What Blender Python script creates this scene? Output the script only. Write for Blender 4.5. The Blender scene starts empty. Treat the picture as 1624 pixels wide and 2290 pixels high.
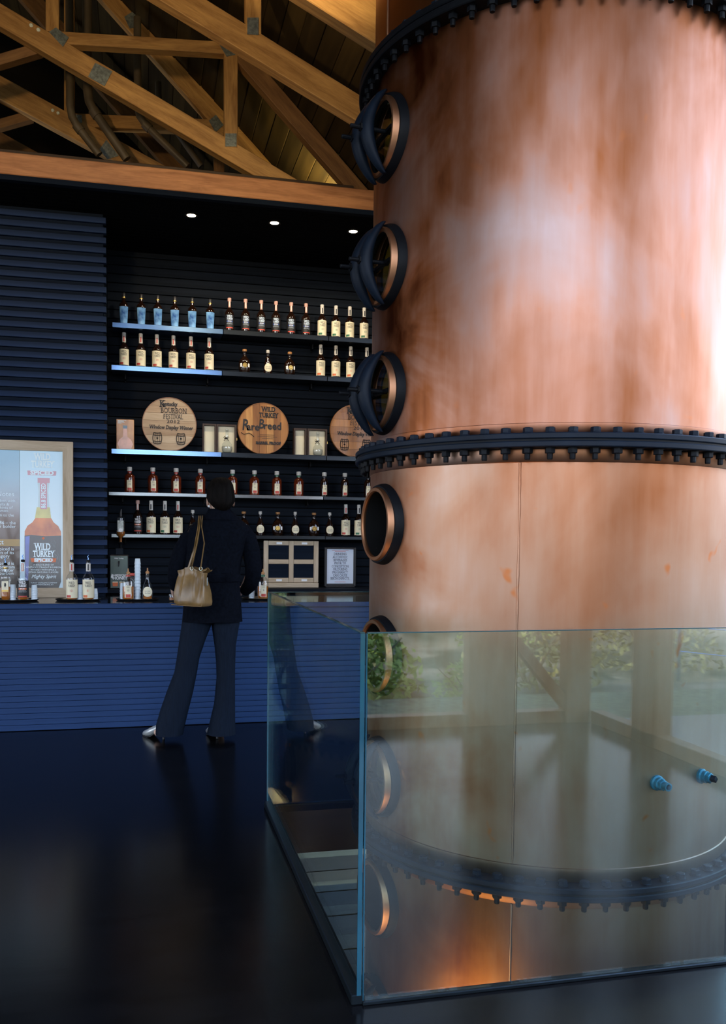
import bpy, bmesh, math, random
from mathutils import Vector, Matrix
PI = math.pi
rnd = random.Random(7)
SC = bpy.context.scene
COL = SC.collection

# ------------------------------------------------------------------ camera
W_, H_ = 1624, 2290
F_, SX_, SY_ = 1957.32, -26.086, 164.21
YAW, PIT, ROL = math.radians(13.212), math.radians(-2.9724), math.radians(-.5926)
EYE = Vector((0, 0, 1.33))
FW = Vector((math.sin(YAW)*math.cos(PIT), math.cos(YAW)*math.cos(PIT), math.sin(PIT)))
_r = Vector((math.cos(YAW), -math.sin(YAW), 0)); _u = _r.cross(FW)
RT = _r*math.cos(ROL) - _u*math.sin(ROL)
UP = _r*math.sin(ROL) + _u*math.cos(ROL)
cam = bpy.data.cameras.new('camera'); co = bpy.data.objects.new('camera', cam); COL.objects.link(co)
M = Matrix((RT, UP, -FW)).transposed().to_4x4(); M.translation = EYE
co.matrix_world = M
cam.sensor_fit = 'VERTICAL'; cam.sensor_height = 36; cam.sensor_width = 36
cam.lens = 36*F_/H_; cam.shift_x = -SX_/H_; cam.shift_y = SY_/H_
cam.clip_start = .02; cam.clip_end = 300
SC.camera = co

# ------------------------------------------------------------------ sky, light, exposure
SC.view_settings.view_transform = 'Standard'; SC.view_settings.look = 'None'
SC.view_settings.gamma = 1; SC.view_settings.use_curve_mapping = False
SC.view_settings.exposure = 0.0
SKY = 5.8
wd = bpy.data.worlds.new('sky'); SC.world = wd; wd.use_nodes = True
n = wd.node_tree; n.nodes.clear()
out = n.nodes.new('ShaderNodeOutputWorld'); bg = n.nodes.new('ShaderNodeBackground')
tc = n.nodes.new('ShaderNodeTexCoord'); sp = n.nodes.new('ShaderNodeSeparateXYZ'); rp = n.nodes.new('ShaderNodeValToRGB')
n.links.new(tc.outputs['Generated'], sp.inputs[0]); n.links.new(sp.outputs['Z'], rp.inputs[0])
rp.color_ramp.elements[0].position = .0; rp.color_ramp.elements[0].color = (.86, .92, 1, 1)
rp.color_ramp.elements[1].position = .8; rp.color_ramp.elements[1].color = (.34, .55, 1, 1)
n.links.new(rp.outputs[0], bg.inputs[0]); bg.inputs[1].default_value = SKY
n.links.new(bg.outputs[0], out.inputs[0])

def lamp(name, kind, loc, energy, color, size=.1, target=None, angle=60, blend=.6):
    l = bpy.data.lights.new(name, kind); l.energy = energy; l.color = color
    o = bpy.data.objects.new(name, l); COL.objects.link(o); o.location = loc
    if kind == 'AREA': l.size = size
    elif kind == 'SPOT': l.spot_size = math.radians(angle); l.spot_blend = blend; l.shadow_soft_size = size
    else: l.shadow_soft_size = size
    if target is not None:
        o.rotation_euler = (Vector(target)-Vector(loc)).to_track_quat('-Z', 'Y').to_euler()
    return o
WARM = (1, .70, .36)
lamp('sun', 'SUN', (0, 0, 12), 8.0, (1, .95, .86), .02, (9.6, -5.4, 3.0))
lamp('truss_spot', 'SPOT', (-1.2, 3.2, 3.5), 150, WARM, .08, (0.0, 6.6, 4.6), 80)
lamp('truss_spot', 'SPOT', (.4, 3.6, 4.2), 80, (1, .74, .36), .08, (1.0, 5.6, 4.7), 75)
lamp('eave_spot', 'SPOT', (1.42, 7.25, 4.0), 42, (1, .78, .30), .03, (1.52, 7.25, 4.4), 130)
lamp('lower_floor_lamp', 'AREA', (.76, 2.62, -.78), 15, (1, .55, .25), .8, (1.22, 3.02, -.70)).data.shape = 'DISK'
lamp('lower_floor_lamp', 'AREA', (1.6, 6.8, -.5), 7, (1, .86, .62), 1.5, (1.6, 7.5, -2.4))

# ------------------------------------------------------------------ pixel helper (measuring only)
def at(x, y, **k):
    d = FW + RT*((x-W_/2-SX_)/F_) - UP*((y-H_/2-SY_)/F_)
    a, v = list(k.items())[0]; i = 'XYZ'.index(a)
    return EYE + d*((v-EYE[i])/d[i])

# ------------------------------------------------------------------ mesh helpers
class MB:
    def __init__(s): s.v = []; s.f = []
    def add(s, vs, fs):
        k = len(s.v); s.v += [Vector(p) for p in vs]; s.f += [tuple(i+k for i in f) for f in fs]; return s
    def box(s, x0, x1, y0, y1, z0, z1, bev=0):
        c = Vector(((x0+x1)/2, (y0+y1)/2, (z0+z1)/2)); h = Vector((abs(x1-x0)/2, abs(y1-y0)/2, abs(z1-z0)/2))
        return s.obox(c, Vector((1, 0, 0)), Vector((0, 1, 0)), Vector((0, 0, 1)), h, bev)
    def obox(s, c, ax, ay, az, h, bev=0):
        A = (ax, ay, az)
        if bev <= 0:
            vs = [c + ax*h[0]*i + ay*h[1]*j + az*h[2]*k for i in (-1, 1) for j in (-1, 1) for k in (-1, 1)]
            return s.add(vs, [(0, 1, 3, 2), (4, 6, 7, 5), (0, 4, 5, 1), (2, 3, 7, 6), (0, 2, 6, 4), (1, 5, 7, 3)])
        bev = min(bev, min(h)*.9)
        cs = [(i, j, k) for i in (-1, 1) for j in (-1, 1) for k in (-1, 1)]
        vs = []; ix = {}
        for cc in cs:
            for a in range(3):
                p = Vector(c)
                for b in range(3): p = p + A[b]*cc[b]*(h[b]-(0 if b == a else bev))
                ix[cc, a] = len(vs); vs.append(p)
        fs = []
        for a in range(3):
            b, d = [q for q in range(3) if q != a]
            for sg in (-1, 1):
                f = []
                for (p, q) in ((-1, -1), (1, -1), (1, 1), (-1, 1)):
                    t = [0, 0, 0]; t[a] = sg; t[b] = p; t[d] = q; f.append(ix[tuple(t), a])
                fs.append(tuple(f))
        for a in range(3):
            for b in range(a+1, 3):
                d = 3-a-b
                for p in (-1, 1):
                    for q in (-1, 1):
                        t1 = [0]*3; t1[a] = p; t1[b] = q; t1[d] = -1; t2 = list(t1); t2[d] = 1
                        t1, t2 = tuple(t1), tuple(t2)
                        fs.append((ix[t1, a], ix[t2, a], ix[t2, b], ix[t1, b]))
        for cc in cs: fs.append((ix[cc, 0], ix[cc, 1], ix[cc, 2]))
        return s.add(vs, fs)
    def bar(s, p0, p1, w, d, up=(0, 0, 1), bev=0):
        p0, p1 = Vector(p0), Vector(p1); a = (p1-p0); L = a.length; a.normalize()
        b = Vector(up).cross(a)
        if b.length < 1e-4: b = Vector((1, 0, 0)).cross(a)
        b.normalize(); c = a.cross(b)
        return s.obox((p0+p1)/2, a, b, c, (L/2, w/2, d/2), bev)
    def tube(s, pts, rad, nn=10, cap=True, sq=None):
        pts = [Vector(p) for p in pts]; k = len(pts)
        if not hasattr(rad, '__len__'): rad = [rad]*k
        rings = []; b = None
        for i, p in enumerate(pts):
            t = (pts[min(i+1, k-1)]-pts[max(i-1, 0)]).normalized()
            if b is None:
                b = t.cross(Vector((0, 0, 1)))
                if b.length < .05: b = t.cross(Vector((1, 0, 0)))
            else: b = b - t*b.dot(t)
            b.normalize(); c = t.cross(b)
            r = rad[i]; ra, rb = (r if hasattr(r, '__len__') else (r, r))
            rings.append([p + b*math.cos(2*PI*j/nn)*ra + c*math.sin(2*PI*j/nn)*rb for j in range(nn)])
        return s.loft(rings, cap)
    def loft(s, rings, cap=True, closed=True):
        nn = len(rings[0]); vs = [p for r in rings for p in r]; fs = []
        for i in range(len(rings)-1):
            for j in range(nn if closed else nn-1):
                j2 = (j+1) % nn
                fs.append((i*nn+j, i*nn+j2, (i+1)*nn+j2, (i+1)*nn+j))
        if cap:
            fs.append(tuple(range(nn))); fs.append(tuple((len(rings)-1)*nn+j for j in range(nn)))
        return s.add(vs, fs)
    def lathe(s, prof, nn=24, o=(0, 0, 0), cap=True):
        o = Vector(o)
        return s.loft([[o+Vector((r*math.cos(2*PI*j/nn), r*math.sin(2*PI*j/nn), z)) for j in range(nn)] for r, z in prof], cap)
    def lathe_ax(s, prof, o, ax, nn=20, cap=True, scale=(1, 1), upv=(0, 0, 1)):
        ax = Vector(ax).normalized(); b = Vector(upv) - ax*Vector(upv).dot(ax); b.normalize(); c = ax.cross(b); o = Vector(o)
        return s.loft([[o + ax*z + (b*math.cos(2*PI*j/nn)*scale[0] + c*math.sin(2*PI*j/nn)*scale[1])*r for j in range(nn)] for r, z in prof], cap)
    def prism(s, poly, off):
        off = Vector(off); k = len(poly); poly = [Vector(p) for p in poly]
        vs = poly + [p+off for p in poly]
        fs = [tuple(range(k)), tuple(range(2*k-1, k-1, -1))] + [(i, (i+1) % k, k+(i+1) % k, k+i) for i in range(k)]
        return s.add(vs, fs)
    def xf(s, f): s.v = [Vector(f(p)) for p in s.v]; return s
    def mesh(s, name, mat, smooth=None, off=None, norm=True):
        me = bpy.data.meshes.new(name)
        vs = [tuple(p-off) for p in s.v] if off is not None else [tuple(p) for p in s.v]
        me.from_pydata(vs, [], s.f)
        if norm:
            bm = bmesh.new(); bm.from_mesh(me); bmesh.ops.recalc_face_normals(bm, faces=bm.faces); bm.to_mesh(me); bm.free()
        if mat: me.materials.append(mat)
        if smooth:
            me.polygons.foreach_set('use_smooth', [True]*len(me.polygons)); me.set_sharp_from_angle(angle=math.radians(smooth))
        me.update()
        return me

def setp(o, label=None, cat=None, group=None, kind=None):
    if label: o['label'] = label
    if cat: o['category'] = cat
    if group: o['group'] = group
    if kind: o['kind'] = kind
    return o
def empty(name, loc, label=None, cat=None, group=None, kind=None):
    o = bpy.data.objects.new(name, None); COL.objects.link(o); o.location = loc; o.empty_display_size = .05
    return setp(o, label, cat, group, kind)
WL = {}
def wloc(o):
    p = Vector((0, 0, 0))
    while o is not None: p = p + Vector(o.location); o = o.parent
    return p
def obj(name, mb, mat, parent=None, smooth=None, world=True, norm=True, **k):
    """mesh object; world=True: mb holds world coordinates"""
    off = wloc(parent) if (parent is not None and world) else None
    me = mb if isinstance(mb, bpy.types.Mesh) else mb.mesh(name, mat, smooth, off, norm)
    o = bpy.data.objects.new(name, me); COL.objects.link(o)
    if parent is not None: o.parent = parent
    return setp(o, **k)
def dup(root, loc, label=None, group=None, rotz=0):
    r = root.copy(); COL.objects.link(r); r.location = loc; r.rotation_euler = (0, 0, rotz)
    if label: r['label'] = label
    if group: r['group'] = group
    for ch in list(root.children):
        c = ch.copy(); COL.objects.link(c); c.parent = r
        for g in list(ch.children):
            d = g.copy(); COL.objects.link(d); d.parent = c
    return r
ORD = ['first', 'second', 'third', 'fourth', 'fifth', 'sixth', 'seventh', 'eighth', 'ninth', 'tenth', 'eleventh', 'twelfth']

# ------------------------------------------------------------------ materials
def nodes(name):
    m = bpy.data.materials.new(name); m.use_nodes = True; t = m.node_tree; t.nodes.clear()
    o = t.nodes.new('ShaderNodeOutputMaterial')
    return m, t, o
def c4(c): return (c[0], c[1], c[2], 1)
def P(name, col, rough=.5, metal=0, var=.15, scale=6, stretch=(1, 1, 1), bump=0, spec=.5, coat=0, trans=0, emit=0, detail=4, col2=None, lo=.3, hi=.7):
    m, t, o = nodes(name); N = t.nodes.new; L = t.links.new
    p = N('ShaderNodeBsdfPrincipled'); L(p.outputs[0], o.inputs[0])
    p.inputs['Roughness'].default_value = rough; p.inputs['Metallic'].default_value = metal
    p.inputs['Specular IOR Level'].default_value = spec; p.inputs['Coat Weight'].default_value = coat
    p.inputs['Transmission Weight'].default_value = trans
    if coat: p.inputs['Coat Roughness'].default_value = .08
    tcn = N('ShaderNodeTexCoord'); mp = N('ShaderNodeMapping'); mp.inputs['Scale'].default_value = stretch
    nz = N('ShaderNodeTexNoise'); nz.inputs['Scale'].default_value = scale; nz.inputs['Detail'].default_value = detail
    L(tcn.outputs['Object'], mp.inputs[0]); L(mp.outputs[0], nz.inputs['Vector'])
    r = N('ShaderNodeValToRGB'); L(nz.outputs['Fac'], r.inputs[0])
    a = tuple(max(0, c*(1-var)) for c in col); b = col2 or tuple(min(1, c*(1+var)) for c in col)
    r.color_ramp.elements[0].position = lo; r.color_ramp.elements[0].color = c4(a)
    r.color_ramp.elements[1].position = hi; r.color_ramp.elements[1].color = c4(b)
    L(r.outputs[0], p.inputs['Base Color'])
    if bump:
        bp = N('ShaderNodeBump'); bp.inputs['Strength'].default_value = bump; bp.inputs['Distance'].default_value = .01
        L(nz.outputs['Fac'], bp.inputs['Height']); L(bp.outputs[0], p.inputs['Normal'])
    if emit:
        p.inputs['Emission Color'].default_value = c4(col); p.inputs['Emission Strength'].default_value = emit
    return m
def thin_glass(name, tint, base=.04, rough=0.0):
    m, t, o = nodes(name); N = t.nodes.new; L = t.links.new
    tr = N('ShaderNodeBsdfTransparent'); tr.inputs[0].default_value = c4(tint)
    gl = N('ShaderNodeBsdfGlossy'); gl.inputs['Roughness'].default_value = rough; gl.inputs[0].default_value = (1, 1, 1, 1)
    lw = N('ShaderNodeLayerWeight'); lw.inputs[0].default_value = .5
    pw = N('ShaderNodeMath'); pw.operation = 'POWER'; pw.inputs[1].default_value = 4.5; L(lw.outputs['Facing'], pw.inputs[0])
    ml = N('ShaderNodeMath'); ml.operation = 'MULTIPLY_ADD'; ml.inputs[1].default_value = 1-base; ml.inputs[2].default_value = base; L(pw.outputs[0], ml.inputs[0])
    mx = N('ShaderNodeMixShader'); L(ml.outputs[0], mx.inputs[0]); L(tr.outputs[0], mx.inputs[1]); L(gl.outputs[0], mx.inputs[2])
    L(mx.outputs[0], o.inputs[0]); return m
def wood(name, dark, light, rough=.55, axis=0, ring=14, coat=0, knots=True):
    """long grain along an object axis with knots"""
    m, t, o = nodes(name); N = t.nodes.new; L = t.links.new
    p = N('ShaderNodeBsdfPrincipled'); L(p.outputs[0], o.inputs[0]); p.inputs['Roughness'].default_value = rough
    p.inputs['Coat Weight'].default_value = coat
    tcn = N('ShaderNodeTexCoord'); mp = N('ShaderNodeMapping'); s = [1, 1, 1]; s[axis] = .12; mp.inputs['Scale'].default_value = s
    L(tcn.outputs['Object'], mp.inputs[0])
    nz = N('ShaderNodeTexNoise'); nz.inputs['Scale'].default_value = ring; nz.inputs['Detail'].default_value = 5; nz.inputs['Distortion'].default_value = 1.2
    L(mp.outputs[0], nz.inputs['Vector'])
    n2 = N('ShaderNodeTexNoise'); n2.inputs['Scale'].default_value = ring*9; n2.inputs['Detail'].default_value = 2; L(mp.outputs[0], n2.inputs['Vector'])
    ad = N('ShaderNodeMath'); ad.operation = 'MULTIPLY_ADD'; ad.inputs[1].default_value = .35; L(n2.outputs['Fac'], ad.inputs[0]); L(nz.outputs['Fac'], ad.inputs[2])
    r = N('ShaderNodeValToRGB'); L(ad.outputs[0], r.inputs[0])
    r.color_ramp.elements[0].position = .42; r.color_ramp.elements[0].color = c4(dark)
    r.color_ramp.elements[1].position = .85; r.color_ramp.elements[1].color = c4(light)
    src = r.outputs[0]
    if knots:
        vo = N('ShaderNodeTexVoronoi'); vo.inputs['Scale'].default_value = 2.6; m2 = N('ShaderNodeMapping'); s2 = [1, 1, 1]; s2[axis] = .6; m2.inputs['Scale'].default_value = s2
        L(tcn.outputs['Object'], m2.inputs[0]); L(m2.outputs[0], vo.inputs['Vector'])
        rk = N('ShaderNodeValToRGB'); rk.color_ramp.elements[0].position = .03; rk.color_ramp.elements[0].color = (1, 1, 1, 1); rk.color_ramp.elements[1].position = .075; rk.color_ramp.elements[1].color = (0, 0, 0, 1)
        L(vo.outputs['Distance'], rk.inputs[0])
        mx = N('ShaderNodeMixRGB'); L(rk.outputs[0], mx.inputs[0]); L(src, mx.inputs[1]); mx.inputs[2].default_value = c4(tuple(c*.35 for c in dark)); src = mx.outputs[0]
    L(src, p.inputs['Base Color'])
    bp = N('ShaderNodeBump'); bp.inputs['Strength'].default_value = .15; bp.inputs['Distance'].default_value = .004
    L(ad.outputs[0], bp.inputs['Height']); L(bp.outputs[0], p.inputs['Normal'])
    return m
def copper(name, cols, rough=(.27, .46), stain=.5, seed=0.0, tarn=0.0, band=None):
    """aged copper sheet: vertical tarnish streaks, clouded patches, small spots"""
    cols = [tuple(q*.76 for q in c_) for c_ in cols]
    m, t, o = nodes(name); N = t.nodes.new; L = t.links.new
    p = N('ShaderNodeBsdfPrincipled'); L(p.outputs[0], o.inputs[0]); p.inputs['Metallic'].default_value = 1
    tcn = N('ShaderNodeTexCoord')
    def noise(sc, st, det=5, dist=0, rgh=.55):
        mp = N('ShaderNodeMapping'); mp.inputs['Scale'].default_value = st; mp.inputs['Location'].default_value = (seed, seed*1.7, seed*.6)
        nz = N('ShaderNodeTexNoise'); nz.inputs['Scale'].default_value = sc; nz.inputs['Detail'].default_value = det; nz.inputs['Distortion'].default_value = dist; nz.inputs['Roughness'].default_value = rgh
        L(tcn.outputs['Object'], mp.inputs[0]); L(mp.outputs[0], nz.inputs['Vector']); return nz.outputs['Fac']
    a = noise(1.9, (1, 1, .6), 5, .5, .48); b = noise(16, (1, 1, .09), 4, .2); c = noise(1.1, (1, 1, .8), 3, 1.0); d = noise(9, (1, 1, .35), 4, .8)
    s1 = N('ShaderNodeMath'); s1.operation = 'MULTIPLY_ADD'; s1.inputs[1].default_value = .24; L(b, s1.inputs[0]); L(a, s1.inputs[2])
    s2 = N('ShaderNodeMath'); s2.operation = 'MULTIPLY_ADD'; s2.inputs[1].default_value = .5; L(c, s2.inputs[0]); L(s1.outputs[0], s2.inputs[2])
    s3 = N('ShaderNodeMath'); s3.operation = 'MULTIPLY_ADD'; s3.inputs[1].default_value = .14; L(d, s3.inputs[0]); L(s2.outputs[0], s3.inputs[2])
    mr = N('ShaderNodeMapRange'); mr.inputs[1].default_value = .60; mr.inputs[2].default_value = 1.24; L(s3.outputs[0], mr.inputs[0])
    val = mr.outputs[0]
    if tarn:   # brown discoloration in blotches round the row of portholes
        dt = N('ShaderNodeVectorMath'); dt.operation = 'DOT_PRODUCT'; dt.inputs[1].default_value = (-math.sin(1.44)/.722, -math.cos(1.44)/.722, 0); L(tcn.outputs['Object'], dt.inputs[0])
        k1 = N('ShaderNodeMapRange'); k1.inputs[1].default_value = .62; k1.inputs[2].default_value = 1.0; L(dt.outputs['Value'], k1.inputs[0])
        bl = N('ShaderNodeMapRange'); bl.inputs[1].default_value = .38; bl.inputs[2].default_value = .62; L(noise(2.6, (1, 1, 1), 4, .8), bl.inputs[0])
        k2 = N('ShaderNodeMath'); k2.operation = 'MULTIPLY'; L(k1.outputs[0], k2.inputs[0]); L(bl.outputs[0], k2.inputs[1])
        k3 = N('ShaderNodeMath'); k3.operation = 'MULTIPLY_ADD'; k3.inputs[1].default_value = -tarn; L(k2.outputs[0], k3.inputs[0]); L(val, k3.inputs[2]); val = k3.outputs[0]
    if band:   # darker brown below the top flange, ragged lower edge
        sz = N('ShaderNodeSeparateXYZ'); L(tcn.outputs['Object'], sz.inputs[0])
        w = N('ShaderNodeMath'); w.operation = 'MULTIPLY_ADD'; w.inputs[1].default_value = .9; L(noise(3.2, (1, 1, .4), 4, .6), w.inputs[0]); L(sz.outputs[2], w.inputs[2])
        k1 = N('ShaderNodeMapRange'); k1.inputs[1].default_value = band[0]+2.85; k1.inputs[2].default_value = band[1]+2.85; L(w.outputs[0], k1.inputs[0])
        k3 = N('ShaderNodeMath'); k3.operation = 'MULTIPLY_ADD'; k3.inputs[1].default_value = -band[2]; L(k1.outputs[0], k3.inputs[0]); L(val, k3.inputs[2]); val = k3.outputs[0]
    r = N('ShaderNodeValToRGB'); L(val, r.inputs[0]); el = r.color_ramp.elements
    el[0].position = 0; el[0].color = c4(cols[0]); el[1].position = 1; el[1].color = c4(cols[-1])
    for i, cc in enumerate(cols[1:-1]):
        e = el.new((i+1)/(len(cols)-1)); e.color = c4(cc)
    # small splash marks
    vo = N('ShaderNodeTexVoronoi'); vo.inputs['Scale'].default_value = 6.5; mp = N('ShaderNodeMapping'); mp.inputs['Scale'].default_value = (1, 1, .55); L(tcn.outputs['Object'], mp.inputs[0])
    wv = N('ShaderNodeVectorMath'); wv.operation = 'ADD'; dn = N('ShaderNodeTexNoise'); dn.inputs['Scale'].default_value = 8; L(tcn.outputs['Object'], dn.inputs['Vector'])
    sv = N('ShaderNodeVectorMath'); sv.operation = 'SCALE'; sv.inputs['Scale'].default_value = .25; L(dn.outputs['Color'], sv.inputs[0])
    L(mp.outputs[0], wv.inputs[0]); L(sv.outputs[0], wv.inputs[1]); L(wv.outputs[0], vo.inputs['Vector'])
    rk = N('ShaderNodeValToRGB'); rk.color_ramp.elements[0].position = .05; rk.color_ramp.elements[0].color = (stain, stain, stain, 1); rk.color_ramp.elements[1].position = .14; rk.color_ramp.elements[1].color = (0, 0, 0, 1)
    L(vo.outputs['Distance'], rk.inputs[0])
    mx = N('ShaderNodeMixRGB'); L(rk.outputs[0], mx.inputs[0]); L(r.outputs[0], mx.inputs[1]); mx.inputs[2].default_value = (.42, .13, .035, 1)
    L(mx.outputs[0], p.inputs['Base Color'])
    m2 = N('ShaderNodeMapRange'); m2.inputs[1].default_value = .3; m2.inputs[2].default_value = .7; m2.inputs[3].default_value = rough[0]; m2.inputs[4].default_value = rough[1]; L(c, m2.inputs[0]); L(m2.outputs[0], p.inputs['Roughness'])
    bp = N('ShaderNodeBump'); bp.inputs['Strength'].default_value = .10; bp.inputs['Distance'].default_value = .02; L(a, bp.inputs['Height']); L(bp.outputs[0], p.inputs['Normal'])
    return m

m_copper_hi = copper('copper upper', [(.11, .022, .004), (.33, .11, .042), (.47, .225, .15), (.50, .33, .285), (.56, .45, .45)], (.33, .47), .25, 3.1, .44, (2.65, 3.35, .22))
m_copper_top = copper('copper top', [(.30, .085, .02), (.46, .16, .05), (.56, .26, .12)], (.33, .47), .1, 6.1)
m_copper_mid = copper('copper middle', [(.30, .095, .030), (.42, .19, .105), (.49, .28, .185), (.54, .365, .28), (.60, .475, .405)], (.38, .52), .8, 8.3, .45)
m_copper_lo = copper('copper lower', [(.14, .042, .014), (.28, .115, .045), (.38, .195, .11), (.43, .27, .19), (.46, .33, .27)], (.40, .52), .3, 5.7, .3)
m_copper_rim = copper('copper rim', [(.34, .12, .045), (.50, .23, .11), (.60, .34, .22)], (.42, .55), .2, 1.3)
m_iron = P('painted iron', (.0035, .0085, .018), .52, 0, .25, 12, spec=.18, bump=.05)
m_iron_dk = P('black iron', (.003, .004, .006), .55, 0, .3, 14, spec=.15)
m_black = P('dark inside', (.004, .004, .004), .8, 0, .2, 10, spec=.1)
m_verd = P('verdigris brass', (.02, .17, .26), .4, .3, .4, 40, bump=.3)
m_brass = P('olive brass plate', (.30, .23, .055), .45, .3, .45, 14, (1, 1, .4))
m_port = thin_glass('porthole glass', (.80, .76, .55), .06, .02)
m_glass = thin_glass('railing glass', (.82, .94, .945), .085)
m_edge = P('glass edge', (.010, .07, .105), .12, 0, .3, 5, spec=.6, coat=.3)
m_edge_dk = P('glass top edge', (.02, .07, .08), .15, 0, .2, 5, spec=.6)
m_shoe = P('dark steel channel', (.012, .018, .022), .3, .6, .2, 9)
m_floor = P('black floor', (.0040, .0038, .0043), .20, 0, .35, 3.5, (1, 4, 1), spec=.18, bump=.02)
m_fascia = P('brown fascia', (.045, .022, .012), .5, 0, .3, 5, (.3, 1, 4))
m_slat_c = P('counter board paint', (.020, .048, .132), .55, 0, .18, 5, (.15, 1, 6), spec=.12)
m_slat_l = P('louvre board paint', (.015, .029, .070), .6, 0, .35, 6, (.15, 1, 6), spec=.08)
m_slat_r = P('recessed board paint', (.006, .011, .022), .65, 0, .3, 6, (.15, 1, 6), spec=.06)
m_slat_b = P('back board paint', (.0080, .0115, .0185), .65, 0, .35, 6, (.15, 1, 6), spec=.06)
m_soffit = P('soffit board paint', (.0035, .004, .005), .8, 0, .3, 6, (.15, 6, 1), spec=.04)
m_top = P('polished black worktop', (.012, .018, .028), .10, 0, .2, 3, spec=.6, coat=.4)
m_steel_dk = P('dark shelf steel', (.035, .042, .05), .3, 1, .2, 20, (.05, 2, 2))  # same shelf steel, without sky reflection in its colour
m_steel_gy = P('grey shelf steel', (.24, .27, .29), .25, 1, .1, 20, (.05, 2, 2))
m_steel_sky = P('sky-tinted steel', (.17, .30, .54), .22, 1, .1, 20, (.05, 2, 2))  # blue stands for sky reflected in the metal
m_beam = wood('fir beam', (.30, .115, .040), (.56, .25, .10), .6, 0, 15)
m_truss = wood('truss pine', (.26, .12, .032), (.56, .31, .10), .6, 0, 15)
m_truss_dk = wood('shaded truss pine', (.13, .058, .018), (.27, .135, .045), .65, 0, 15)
m_deck = P('roof board', (.030, .019, .0065), .75, 0, .4, 5, (3, .2, 3), spec=.15, bump=.1)
m_deck2 = P('roof board pale', (.044, .028, .0095), .75, 0, .4, 5, (3, .2, 3), spec=.15, bump=.1)
m_attic = P('dark attic boards', (.012, .009, .006), .8, 0, .3, 4, (1, 4, 1), spec=.1)
m_ledger = P('dark ledger', (.05, .028, .014), .7, 0, .3, 5, (.2, 3, 3))
m_plate = P('galvanised plate', (.30, .34, .33), .45, .8, .35, 60)
m_bolt = P('painted-shine bolt', (.75, .80, .68), .3, 0, .1, 9)  # metal shine put into a pale non-metal colour
m_pipe = P('painted conduit', (.10, .075, .045), .5, 0, .25, 8)
m_frame = wood('pale frame wood', (.40, .30, .19), (.60, .49, .36), .6, 2, 12)
m_frame_h = wood('pale frame wood across', (.40, .30, .19), (.60, .49, .36), .6, 0, 12)
m_white = P('white print', (.88, .90, .92), .4, 0, .04, 5)
m_cream = P('cream paper', (.84, .77, .56), .5, 0, .06, 8)
m_ink = P('black ink', (.012, .012, .015), .5, 0, .2, 8)
m_red = P('red print', (.55, .07, .05), .45, 0, .1, 8)
m_orange = P('orange print', (.75, .18, .06), .45, 0, .1, 8)
m_green = P('green print', (.03, .16, .08), .45, 0, .1, 8)
m_paleblue = P('pale blue print', (.60, .74, .95), .45, 0, .1, 30)
m_navy = P('navy print', (.03, .08, .30), .45, 0, .1, 30)
m_pinkish = P('faded red paper', (.62, .36, .30), .45, 0, .15, 30)
m_gold = P('gold medal', (.62, .42, .12), .3, .8, .15, 30)
m_lamp = P('lit lamp', (1, .80, .55), .4, emit=14)
m_amber = P('amber bottle glass', (.014, .0055, .003), .05, 0, .3, 8, spec=.6, coat=.6)
m_redamber = P('red amber bottle glass', (.105, .016, .004), .05, 0, .45, 9, spec=.6, coat=.6)
m_clear = thin_glass('clear bottle glass', (.93, .95, .96), .08, .02)
m_liq = P('whiskey', (.42, .13, .018), .08, 0, .2, 5, spec=.5)
m_cap_dk = P('dark cap', (.02, .02, .024), .35, 0, .2, 8)
m_cap_w = P('pale cap', (.66, .63, .58), .4, 0, .1, 8)
m_cap_wood = P('wooden stopper', (.42, .20, .07), .4, 0, .2, 20)
m_sky_glare = P('bottle sky reflection', (.045, .20, .72), .08, 0, .55, 22, (1, 1, .6), spec=.6, coat=.8, col2=(.30, .62, 1.0))  # blue sky reflected in the bottles, put into the colour
m_cup = P('frosted cup plastic', (.62, .72, .80), .25, 0, .06, 9, spec=.5)
m_tray = P('black tray', (.006, .006, .007), .3, 0, .2, 9)

# ------------------------------------------------------------------ lettering (built-in font to flat mesh)
def text_mb(s, size, sx=1.0, align='CENTER', shear=0.0, bold=0.0, res=2, space=1.0, lines=1.0, serif=False):
    cu = bpy.data.curves.new('lettering', 'FONT'); cu.body = s; cu.size = size; cu.align_x = align; cu.align_y = 'CENTER'
    cu.shear = shear; cu.offset = bold; cu.resolution_u = res; cu.space_character = space; cu.space_line = lines
    ob = bpy.data.objects.new('lettering', cu); COL.objects.link(ob)
    dg = bpy.context.evaluated_depsgraph_get(); me = bpy.data.meshes.new_from_object(ob.evaluated_get(dg))
    mb = MB(); mb.v = [Vector((v.co.x*sx, v.co.y, 0)) for v in me.vertices]; mb.f = [tuple(p.vertices) for p in me.polygons]
    if serif:
        cnt = {}
        for f in mb.f:
            for i in range(len(f)):
                e = tuple(sorted((f[i], f[(i+1) % len(f)]))); cnt[e] = cnt.get(e, 0)+1
        ys = sorted(v.y for v in mb.v); lo, hi = ys[0], ys[-1]; hgt = hi-lo
        for (a, b), c_ in cnt.items():
            if c_ != 1: continue
            A, B = mb.v[a], mb.v[b]; L = abs(A.x-B.x)
            if abs(A.y-B.y) > .01*hgt or L < .06*size*sx or L > .34*size*sx: continue
            for ye, sg in ((lo, 1), (hi, -1)):
                if abs(A.y-ye) < .06*hgt:
                    x0, x1 = min(A.x, B.x)-.11*size*sx, max(A.x, B.x)+.11*size*sx
                    mb.add([(x0, A.y, 0), (x1, A.y, 0), (x1, A.y+sg*.07*size, 0), (x0, A.y+sg*.07*size, 0)], [(0, 1, 2, 3)])
    bpy.data.objects.remove(ob); bpy.data.curves.remove(cu); bpy.data.meshes.remove(me)
    return mb
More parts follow.
